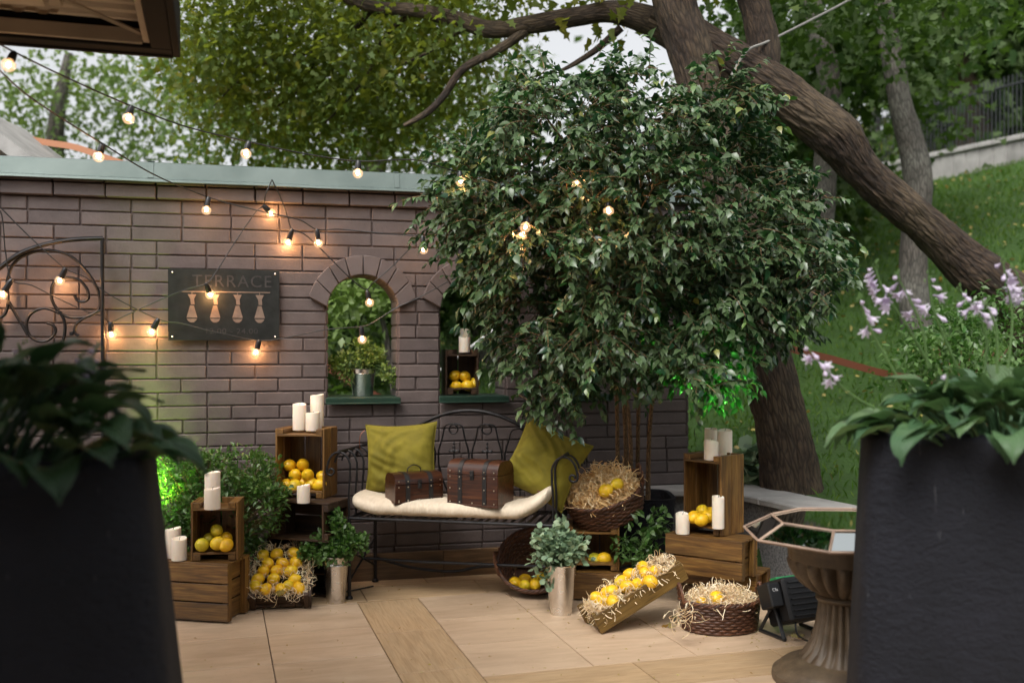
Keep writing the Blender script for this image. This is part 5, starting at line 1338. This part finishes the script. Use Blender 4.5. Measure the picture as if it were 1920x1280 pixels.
# ================================================================== STRING LIGHTS
def Wd(px,py,d): return WP(px,py,d)
BULBS=[]
def string(label,pts,bulbs,r=.0032,hooks=None):
    t=thing('string_light',label,'string lights',tuple(pts[0]),(0,0,0),'festoon string lights'); o=pts[0]
    b=MB(); b.tube([p-o for p in crom(pts,8)],r,n=6); b.build('cable',M['cable'],t,ang=60)
    for (s,c,lit) in bulbs:
        s=s-o; c=c-o; ax=(c-s).normalized(); L=(c-s).length; x,y=frame_for(ax)
        Mx=Matrix.Translation(s)@Matrix((( x.x,y.x,ax.x,0),(x.y,y.y,ax.y,0),(x.z,y.z,ax.z,0),(0,0,0,1)))
        R_=.0245; ls=L-R_*.75
        b=MB(); b.lathe([(.0005,-.004),(.007,-.003),(.011,.004),(.0135,.012),(.0145,ls*.7),(.0150,ls*.98),(.0125,ls),(.0005,ls)],16,M=Mx); so=b.build('lamp_socket',M['black_plastic'],t,ang=50)
        b=MB(); b.lathe([(.0105,ls-.002),(.0125,ls+.004),(.019,ls+.012)]+[(R_*math.sin(a),L-R_*math.cos(a)) for a in [PI*(.32+.68*i/9) for i in range(9)]]+[(.0005,L+R_)],18,M=Mx); g=b.build('bulb',M['bulb_glass'],so,ang=80)
        b=MB(); b.lathe([(.0006,L-.012),(.006,L-.006),(.0085,L+.001),(.006,L+.007),(.0006,L+.010)],8,M=Mx); b.build('filament',M['filament'],so)
        BULBS.append((Vector(c)+o,lit))
A=lambda px,py,Y: P(px,py,Y)
string('upper festoon string with bulbs hanging over the wall top against the trees',
 [A(-20,72,3.3),A(27,98,3.45),A(130,148,3.8),A(246,199,4.1),A(350,238,4.35),A(467,266,4.5),A(570,288,4.6),A(672,302,4.7),A(780,300,4.75),A(862,322,4.8),A(960,318,4.9),A(1080,332,4.9)],
 [(A(27,98,3.45),A(16,122,3.44),1),(A(246,199,4.1),A(241,222,4.1),1),(A(467,266,4.5),A(461,288,4.5),1),(A(672,302,4.7),A(671,325,4.7),1),(A(862,322,4.55),A(864,340,4.55),1),(A(1080,332,4.5),A(1081,346,4.5),1)])
string('second festoon string running from the left edge down across the coping to the fig',
 [A(-15,118,3.3),A(60,185,3.7),A(193,270,4.3),A(290,328,4.75),Wd(391,370,.12),Wd(480,394,.08),Wd(560,412,.08),Wd(594,430,.08),Wd(640,430,.08),Wd(700,436,.10),Wd(790,442,.14),A(870,440,5.0),A(975,412,4.9),A(1140,385,4.8)],
 [(A(193,270,4.3),A(185,294,4.3),1),(Wd(391,370,.12),Wd(387,394,.12),1),(Wd(594,430,.08),Wd(597,456,.07),1),(Wd(792,442,.20),Wd(794,468,.20),1),(A(975,425,4.5),A(978,444,4.5),1),(A(1140,380,4.45),A(1141,396,4.45),1)])
string('festoon string hooked on the coping edge and hanging across the sign to the left',
 [Wd(510,337,.10),Wd(498,365,.10),Wd(494,385,.07),Wd(478,400,.06),Wd(440,455,.07),Wd(405,510,.10),Wd(386,532,.12),Wd(350,542,.10),Wd(300,562,.06),Wd(230,594,.06),Wd(208,604,.06),Wd(196,596,.06)],
 [(Wd(494,385,.07),Wd(508,400,.05),2),(Wd(386,532,.12),Wd(394,552,.085),2),(Wd(207,604,.06),Wd(209,628,.05),2)])
string('festoon string from the coping hook into the first arched opening',
 [Wd(510,337,.10),Wd(528,375,.07),Wd(540,410,.06),Wd(548,430,.06),Wd(572,440,.06),Wd(605,470,.07),Wd(650,515,.07),Wd(684,542,.06),Wd(700,530,.06),Wd(740,495,.07),Wd(772,462,.10)],
 [(Wd(548,430,.06),Wd(540,455,.04),2),(Wd(688,545,.03),Wd(693,567,.03),1)])
string('lower festoon string crossing the scroll panel and dipping under the sign',
 [Wd(-30,355,.10),Wd(0,388,.10),Wd(60,448,.10),Wd(122,503,.10),Wd(160,520,.09),Wd(210,555,.07),Wd(296,598,.06),Wd(340,606,.06),Wd(400,622,.07),Wd(486,638,.06),Wd(540,632,.06),Wd(610,618,.06),Wd(677,612,.06),Wd(700,604,.06),Wd(745,576,.06),Wd(785,558,.07),Wd(840,528,.08)],
 [(Wd(123,503,.10),Wd(112,526,.08),2),(Wd(297,598,.06),Wd(284,622,.045),2),(Wd(486,638,.06),Wd(480,660,.045),2),(Wd(677,612,.04),Wd(679,636,.04),1)])
string('festoon string starting at the left edge behind the scroll panel',
 [Wd(-40,380,.08),Wd(0,495-100,.08),Wd(10,470,.09),Wd(22,524,.10),Wd(60,535,.08),Wd(110,560,.06),Wd(168,586,.05),Wd(193,592,.05)],
 [(Wd(22,524,.10),Wd(4,552,.09),2)])
string('festoon string glowing inside the fig leaves',
 [A(880,430,4.6),A(930,418,4.5),A(985,425,4.42),A(1060,452,4.6),A(1150,470,4.8)],
 [(A(990,408,4.44),A(985,426,4.42),1)])
for i,(p,lit) in enumerate(BULBS):
    l=bpy.data.lights.new('bulb_glow','POINT'); l.color=(1,.50,.20); l.energy=.15 if i==0 else (1.9 if lit==2 else .8); l.shadow_soft_size=.012
    o=bpy.data.objects.new('bulb_glow',l); C.objects.link(o); o.location=p; 

# ================================================================== PLANTERS WITH HOSTAS
def planter(label,dep,ang,w,h,taper,loc,zc=0):
    t=thing('planter',label,'planter',loc,(0,0,ang)); b=MB()
    def fn(u,v):
        prof=[(0,0),(0,.0),(.0,.02),(.35,.35),(.7,.7),(.97,.97),(1,.99),(1,1.0),(1,1.0),(1,.97),(1,.88)]
        f=[0,.0,.02,.35,.7,.97,.99,1,1,.97,.88][round(v*10)]; ins=[.6,0,0,0,0,0,.004,.012,.05,.06,.07][round(v*10)]
        hw=w/2+taper*(1-f)-ins if round(v*10)>0 else .02
        a=2*PI*u+PI/4; c,s=math.cos(a),math.sin(a); p=7; q=1/((abs(c)**p+abs(s)**p)**(1/p)); hd=hw-w/2+dep/2; return (hw*q*c,max(.01,hd)*q*s,h*f)
    b.grid(fn,96,10,closeu=True); b.build('planter_body',M['planter'],t,ang=50)
    b=MB(); b.box((0,0,h*.86),(w*.86,dep*.8,.03)); b.build('soil',M['soil'],t,smooth=False); return t
def hosta(label,c,mat,seed,rad,zb,n,Lr,flowers,lift=1.0):
    random.seed(seed); t=thing('hosta_plant',label,'plant',c); b=MB()
    def leaf(base,az,L,W,up,droop,r):
        # a ribbed heart-shaped blade on an arching stalk
        d=Vector((math.cos(az),math.sin(az),0)); side=Vector((-d.y,d.x,0)); NU,NV=6,9; roll=random.uniform(-.35,.35)
        stalk=[base, base+d*L*.35+Vector((0,0,up*.6)), base+d*L*.8+Vector((0,0,up))]
        st=crom(stalk,4); b.m=0; b.tube(st,.004,n=5,caps=False,r=r)
        o=st[-1]; pts=[]; v0=len(b.v); pos=o.copy(); ang_=math.atan2(st[-1].z-st[-2].z,(st[-1]-st[-2]).xy.length); vs=[];pcs=[];fs=[]
        for j in range(NV+1):
            f=j/NV; wd=W*.5*(math.sin(PI*min(1,(f+.06))**.62)**.85 if f<.97 else .04); 
            if j==NV: wd=.0015
            a_=ang_-droop*f; fw=d*math.cos(a_)+Vector((0,0,math.sin(a_)))
            nn=side.cross(fw) ; nn=-nn if nn.z<0 else nn
            for i in range(-NU//2,NU//2+1):
                s_=i/(NU/2); q=pos+side*(s_*wd*math.cos(roll*.5))+nn*(abs(s_)**1.4*wd*.42+s_*wd*roll*.5)+nn*(.004*math.sin(f*9+s_*3+r*20))
                vs.append(q); pcs.append((f,s_*.5,0))
            pos=pos+fw*(L/NV)
        w_=NU+1
        for j in range(NV):
            for i in range(NU): fs.append((j*w_+i,j*w_+i+1,(j+1)*w_+i+1,(j+1)*w_+i))
        b._add(vs,fs,pcs,r)
    for i in range(n):
        f=i/n; az=i*2.399963+random.uniform(-.3,.3); tier=f
        L=random.uniform(*Lr)*(1-.15*tier); base=Vector((math.cos(az),math.sin(az)*.5,0))*rad*(1-tier)*.95
        leaf(base,az,L,L*random.uniform(.66,.84),L*(.2+tier*lift)*random.uniform(.7,1.2),random.uniform(.9,1.7)*(1.2-tier*.5),random.random())
    b.build('leaves',M[mat],t,ang=85)
    inv=c
    for k,(path,heads) in enumerate(flowers):
        pts=[Vector(p)-c for p in path]; b=MB(); cp_=crom(pts,6); b.tube(cp_,[.0045,.0035,.002],n=6); b.build('flower_stalk',M['stem_green'],t)
        m=len(cp_)
        fb_=MB()
        for q in range(heads):
            f=1-.42*(q/max(1,heads-1))**1.0; p=cp_[min(m-1,int(f*(m-1)))]; az=random.uniform(0,2*PI); d=Vector((math.cos(az)*.8,math.sin(az)*.8,random.uniform(-.9,-.1))).normalized()
            L=random.uniform(.026,.040); s0=p+d*.012; x,y=frame_for(d); bud=q<2 or random.random()<.35
            Mx=Matrix.Translation(s0)@Matrix(((x.x,y.x,d.x,0),(x.y,y.y,d.y,0),(x.z,y.z,d.z,0),(0,0,0,1)))
            if q==0: L*=.45
            if bud: fb_.lathe([(.0008,-.004),(.0022,0),(.0035,L*.3),(.0075,L*.6),(.0065,L*.8),(.0006,L)],8,M=Mx)
            else:
                fb_.lathe([(.0008,-.004),(.0022,0),(.0035,L*.35),(.009,L*.62),(.0115,L*.74)],10,M=Mx)
                for e in range(6):
                    a=2*PI*e/6; ca,sa=math.cos(a),math.sin(a); ta=Vector((-sa,ca,0)); ra=Vector((ca,sa,0))
                    v=[ra*.0105+ta*.004+Vector((0,0,L*.72)),ra*.0112-ta*.0055+Vector((0,0,L*.72)),ra*.017-ta*.0035+Vector((0,0,L*.94)),ra*.022+Vector((0,0,L*.98)),ra*.017+ta*.0035+Vector((0,0,L*.92))]
                    fb_._add([Mx@q_ for q_ in v],[(0,1,2,3,4)],[(0,0,0)]*5)
        fb_.build('blossoms',M['petal'],t,ang=80)
        bb=MB()
        for q in range(5):
            p=cp_[-1-min(q//2,2)]; bb.lathe([(.0005,0),(.003,.004),(.0025,.010),(.0004,.014)],6,c=p+Vector((random.gauss(0,.006),random.gauss(0,.006),random.uniform(-.004,.012))))
        bb.build('buds',M['stem_green'],t)
    return t
# right planter
YR=2.97; wR=.90; dR=.40; hR=1.0; aR=R(-15); cR=Vector(((1630-960)/F*YR,YR,0))+Matrix.Rotation(aR,3,'Z')@Vector((wR/2,dR/2,0))
planter('tall blue-black textured square planter filling the lower right corner',dR,aR,wR,hR,.052,cR)
fl=[]
def fp(pts,Y): return [P(x,y,Y+i*.0) for i,(x,y) in enumerate(pts)]
fl=[(fp([(1640,765),(1590,735),(1545,690),(1510,645)],3.02),8),(fp([(1690,720),(1650,650),(1625,600),(1612,560)],3.1),6),(fp([(1745,690),(1700,610),(1660,550),(1640,500)],3.15),11),
    (fp([(1740,690),(1730,620),(1705,560),(1680,515)],3.05),7),(fp([(1800,700),(1765,620),(1748,570),(1742,520)],3.2),5),(fp([(1845,700),(1850,640),(1830,580),(1800,545)],3.1),8),
    (fp([(1870,700),(1868,620),(1850,570),(1845,575)],3.0),5),(fp([(1890,690),(1898,600),(1890,540),(1880,490)],3.1),8),(fp([(1925,690),(1935,620),(1925,560),(1900,500)],3.2),7),(fp([(1770,735),(1774,722),(1776,708),(1775,698)],2.9),1)]
hosta('hosta with broad mid-green leaves and lilac flowers in the right planter',Vector((cR.x-.03,cR.y-.03,hR-.03)),'hosta_leaf',5,.37,0,175,(.095,.145),fl,1.35)
# left planter, in the shade of the canopy
YL=2.25; wL=.90; dL=.40; hL=1.0; aL=R(15); cL=Vector(((270-960)/F*YL,YL,0))+Matrix.Rotation(aL,3,'Z')@Vector((-wL/2,dL/2,0))
planter('nearly black square planter filling the lower left corner',dL,aL,wL,hL-.0,.105,cL)
fl=[(fp([(120,800),(150,740),(165,690),(180,655)],2.5),4),(fp([(100,800),(130,730),(150,700),(152,672)],2.45),5),(fp([(60,800),(40,720),(35,680),(40,650)],2.6),2)]
hosta('hosta in the left planter, leaves coloured darker for shade, with few pale blossoms',Vector((cL.x+.03,cL.y-.0,hL-.03)),'hosta_shade_leaf',9,.36,0,150,(.115,.175),fl,1.8)
random.seed(21)

# ================================================================== URN TABLE
uc=Vector(((1582-960)/F*3.76,3.76,0)); urn=thing('stone_urn','brown fluted stone urn pedestal standing beside the right planter','urn',uc)
def flute(z0,z1,amp,nf):
    def f(i,z,a): return (amp*(abs(math.cos(a*nf/2))-.6) if z0<z<z1 else 0)
    return f
b=MB(); b.lathe([(.001,0),(.262,0),(.265,.012),(.262,.030),(.240,.042),(.236,.052),(.225,.060),(.19,.075),(.165,.088)],72); b.lathe([(.165,.085),(.135,.115),(.112,.16),(.098,.22),(.090,.27),(.088,.300),(.094,.308)],176,flute=flute(.088,.302,.14,22)); b.build('foot',M['urn'],urn,ang=50)
b=MB(); b.lathe([(.086,.300),(.100,.306),(.104,.316),(.096,.326),(.084,.330)],64); b.build('neck_ring',M['urn'],urn,ang=60)
b=MB(); b.lathe([(.086,.326),(.098,.331),(.11,.338),(.134,.354),(.155,.372),(.172,.392),(.186,.412),(.193,.430),(.198,.450),(.200,.462)],160,flute=flute(.330,.457,.15,20)); b.lathe([(.200,.460),(.203,.466),(.204,.490),(.208,.500),(.216,.515),(.220,.535),(.212,.545),(.190,.540),(.17,.50),(.001,.48)],72); b.build('bowl',M['urn'],urn,ang=50)
tt=thing('glass_table_top','octagonal mirrored tray with pale wooden glazing bars lying on the stone urn','table top',uc+Vector((0,0,.546)),(0,0,R(22.5)-R(3)))
def octp(r,z): return [Vector((r*math.cos(PI/4*i),r*math.sin(PI/4*i),z)) for i in range(8)]
lo,hi=octp(.375,.005),octp(.268,.062); 
for i in range(8):
    j=(i+1)%8; b=MB(); q=[lo[i],lo[j],hi[j],hi[i]]; nn=(q[1]-q[0]).cross(q[3]-q[0]).normalized(); b._add([p for p in q]+[p-nn*.004 for p in q],[(0,1,2,3),(4,7,6,5),(0,4,5,1),(1,5,6,2),(2,6,7,3),(3,7,4,0)],[(0,0,0)]*8); b.build('side_pane',M['mirror'],tt,smooth=False)
b=MB(); b._add(hi+[p-Vector((0,0,.004)) for p in hi],[tuple(range(8)),tuple(range(15,7,-1))],[(0,0,0)]*16); b.build('top_pane',M['mirror'],tt,smooth=False)
def fb(p,q,w=.009):
    b=MB(); b.tube([p+Vector((0,0,.002)),q+Vector((0,0,.002))],w,n=4,caps=True); b.build('glazing_bar',M['sash_wood'],tt,smooth=False)
for i in range(8): j=(i+1)%8; fb(lo[i],lo[j],.0062); fb(hi[i],hi[j],.0052); fb(lo[i],hi[i],.0052)

# ================================================================== FLOODLIGHTS
def flood(label,loc,rz,tilt,s=1.0):
    t=thing('floodlight',label,'floodlight',loc,(0,0,rz)); t.scale=(s,s,s)
    Mt=Matrix.Translation((0,0,.155))@Matrix.Rotation(tilt,4,'X'); m=M['flood_body']
    b=MB(); b.box((0,0,0),(.20,.17,.20),M=Mt,b=.012); b.build('housing',m,t)
    b=MB()
    for i in range(7): b.box((0,-.088,-.075+i*.025),(.15,.010,.006),M=Mt,b=.001)
    for i in range(7): b.box((0,0,0.0),(.0,.0,.0)) if False else None
    b.build('cooling_fins',M['black_plastic'],t)
    b=MB(); b.box((-.135,-.02,.03),(.066,.09,.11),M=Mt,b=.006); cbx=b.build('control_box',m,t)
    b=MB(); b.box((0,.087,0),(.17,.008,.17),M=Mt,b=.002); b.build('lens',M['green_lens'],t)
    b=MB(); b.box((0.01,.03,.108),(.14,.05,.012),M=Mt,b=.002); b.build('gel_holder',M['green_gel'],t)
    for sg in (-1,1):
        b=MB()
        x=sg*.108
        b.tube([(x,0,.155),(x+sg*.01,-.085,.012)],.011,n=6,flat=.6); b.tube([(x,0,.155),(x+sg*.01,.085,.012)],.011,n=6,flat=.6); b.tube([(x+sg*.01,-.09,.011),(x+sg*.01,.09,.011)],.009,n=6); b.build('bracket_leg',M['black_plastic'],t)
        b=MB(); b.lathe([(.001,0),(.020,0),(.022,.006),(.018,.018),(.001,.018)],12,M=Matrix.Translation((x,0,.155))@Matrix.Rotation(R(90)*sg,4,'Y')); b.build('knob',M['black_plastic'],t)
    b=MB(); b.tube(crom([(-.06,-.09,.10),(-.08,-.13,.04),(-.02,-.17,.008),(.08,-.20,.007),(.14,-.14,.006)],6),.0045,n=6); b.build('power_cord',M['cable'],t)
    lg=text('Cla',-.135,.052,.014,.030,M['mark_white'],t,'logo',dy=-.0665); lg.data.transform(Mt)
    return t
fY=flood('black stage floodlight with a tilted box on an A-shaped bracket beside the front basket',Vector((1.235,4.38,0)),R(24),R(-22),.95)
f2=flood('black stage floodlight on the floor behind the left planter, aimed up the wall',Vector((-1.86,4.62,0)),R(-10),R(38),.8)
def spot(name,loc,target,color,energy,size,blend=.7,soft=.05):
    l=bpy.data.lights.new(name,'SPOT'); l.color=color; l.energy=energy; l.spot_size=R(size); l.spot_blend=blend; l.shadow_soft_size=soft
    o=bpy.data.objects.new(name,l); C.objects.link(o); o.location=loc; o.rotation_euler=(Vector(target)-Vector(loc)).to_track_quat('-Z','Y').to_euler(); return o
spot('green_spot',(-1.76,4.80,.46),tuple(Wd(420,665,0)),(.55,1.0,.14),100,80,1.0)
spot('green_spot_fig',(1.40,4.30,.40),tuple(P(1305,668,4.80)),(.16,1.0,.12),190,30,.9)

# small things on the floor
def debris(label,cat,name,fn,mat):
    b=MB(); fn(b); return tag(b.build(name,M[mat],ang=80),label,cat)
def dryleaf(label,p,mat='fallen_leaf',s=.05,n=3):
    me=leaves_mesh('dry_leaf',[Vector(p)+Vector((random.gauss(0,.012),random.gauss(0,.012),.012)) for _ in range(n)],[(random.gauss(0,1),random.gauss(0,1),.25) for _ in range(n)],s,s*.75,'maple',RNG.random(n)*.5)
    tag(link_mesh('dry_leaf',me,M[mat]),label,'leaf')
dryleaf('dry brown leaf crumpled on the tiles between the long tray and the front basket',G(1256,1178),s=.035)
dryleaf('small green leaf on the tiles left of the front basket',G(1270,1166),'box_leaf',.03,2)
dryleaf('tiny yellow leaf on the tiles below the silver eucalyptus bucket',G(1066,1172),s=.016,n=1)
dryleaf('curled leaf lying on the front board of the dark tilted tray',P(524,1116,4.72),s=.045,n=3)
dryleaf('dry yellow leaves on the bracket foot of the floodlight',G(1502,1203)+Vector((0,0,.01)),s=.04,n=3)
dryleaf('small dry leaf on the plank tile under the bench front',G(757,1180),s=.014,n=1)
pts=[];dd=[]
for _ in range(230):
    px,py=random.uniform(330,1500),1075+random.random()**.8*205; p=G(px,py,.004)
    if random.random()<.45: p=G(*random.choice([(1256,1178),(1180,1165),(1440,1200),(560,1150),(700,1100),(1100,1170),(1340,1205),(980,1135)]),.004)+Vector((random.gauss(0,.12),random.gauss(0,.06),0))
    if p.y>5.3 or p.x>curb_x(p.y)-.1: continue
    pts.append(p); dd.append((random.gauss(0,1),random.gauss(0,1),.1))
me=leaves_mesh('litter',pts,dd,RNG.uniform(.006,.020,len(pts)),RNG.uniform(.003,.010,len(pts)),'small',RNG.random(len(pts))); tag(link_mesh('floor_litter',me,M['fallen_leaf']),'tiny straw bits and leaf crumbs strewn over the terrace tiles','litter',kind='stuff')
b=MB(); b.tube(crom([G(560,1105,.01),G(600,1112,.01),G(640,1110,.008),G(700,1098,.008)],6),.004,n=6)
tag(b.build('black_cable',M['cable']),'thin black cable on the floor between the silver bucket and the wall','cable')

# ================================================================== CAMERA, SKY, SUN
cam=bpy.data.cameras.new('camera'); co=bpy.data.objects.new('camera',cam); C.objects.link(co); bpy.context.scene.camera=co
co.location=(0,0,H); co.rotation_euler=(R(90),0,0); cam.sensor_width=36; cam.lens=F/1920*36; cam.shift_y=(HZ-640)/1920; cam.clip_end=500; cam.clip_start=.05
cam.dof.use_dof=True; cam.dof.focus_distance=4.75; cam.dof.aperture_fstop=1.5; cam.dof.aperture_blades=0
sc=bpy.context.scene; w=bpy.data.worlds.new('World'); sc.world=w; w.use_nodes=True; nt=w.node_tree
bg=nt.nodes['Background']; sky=nt.nodes.new('ShaderNodeTexSky'); sky.sky_type='NISHITA'; sky.sun_disc=False; EL,AZ=R(52),R(205)
sky.sun_elevation=EL; sky.sun_rotation=AZ; sky.air_density=1.0; sky.dust_density=6.0; sky.ozone_density=1.0
hs=nt.nodes.new('ShaderNodeHueSaturation'); hs.inputs['Saturation'].default_value=.12; hs.inputs['Value'].default_value=1.0
nt.links.new(sky.outputs[0],hs.inputs['Color']); nt.links.new(hs.outputs[0],bg.inputs['Color']); bg.inputs['Strength'].default_value=.15
sl=bpy.data.lights.new('sun','SUN'); sl.energy=.5; sl.angle=R(25); sl.color=(1,.95,.88); so=bpy.data.objects.new('sun',sl); C.objects.link(so)
sd=Vector((math.sin(AZ)*math.cos(EL),math.cos(AZ)*math.cos(EL),math.sin(EL))); so.rotation_euler=sd.to_track_quat('Z','Y').to_euler()
sc.view_settings.view_transform='Standard'; sc.view_settings.look='None'; sc.view_settings.exposure=0.85; sc.view_settings.gamma=1
sc.cycles.use_denoising=True; sc.cycles.max_bounces=8; sc.cycles.transparent_max_bounces=12; sc.cycles.sample_clamp_indirect=6
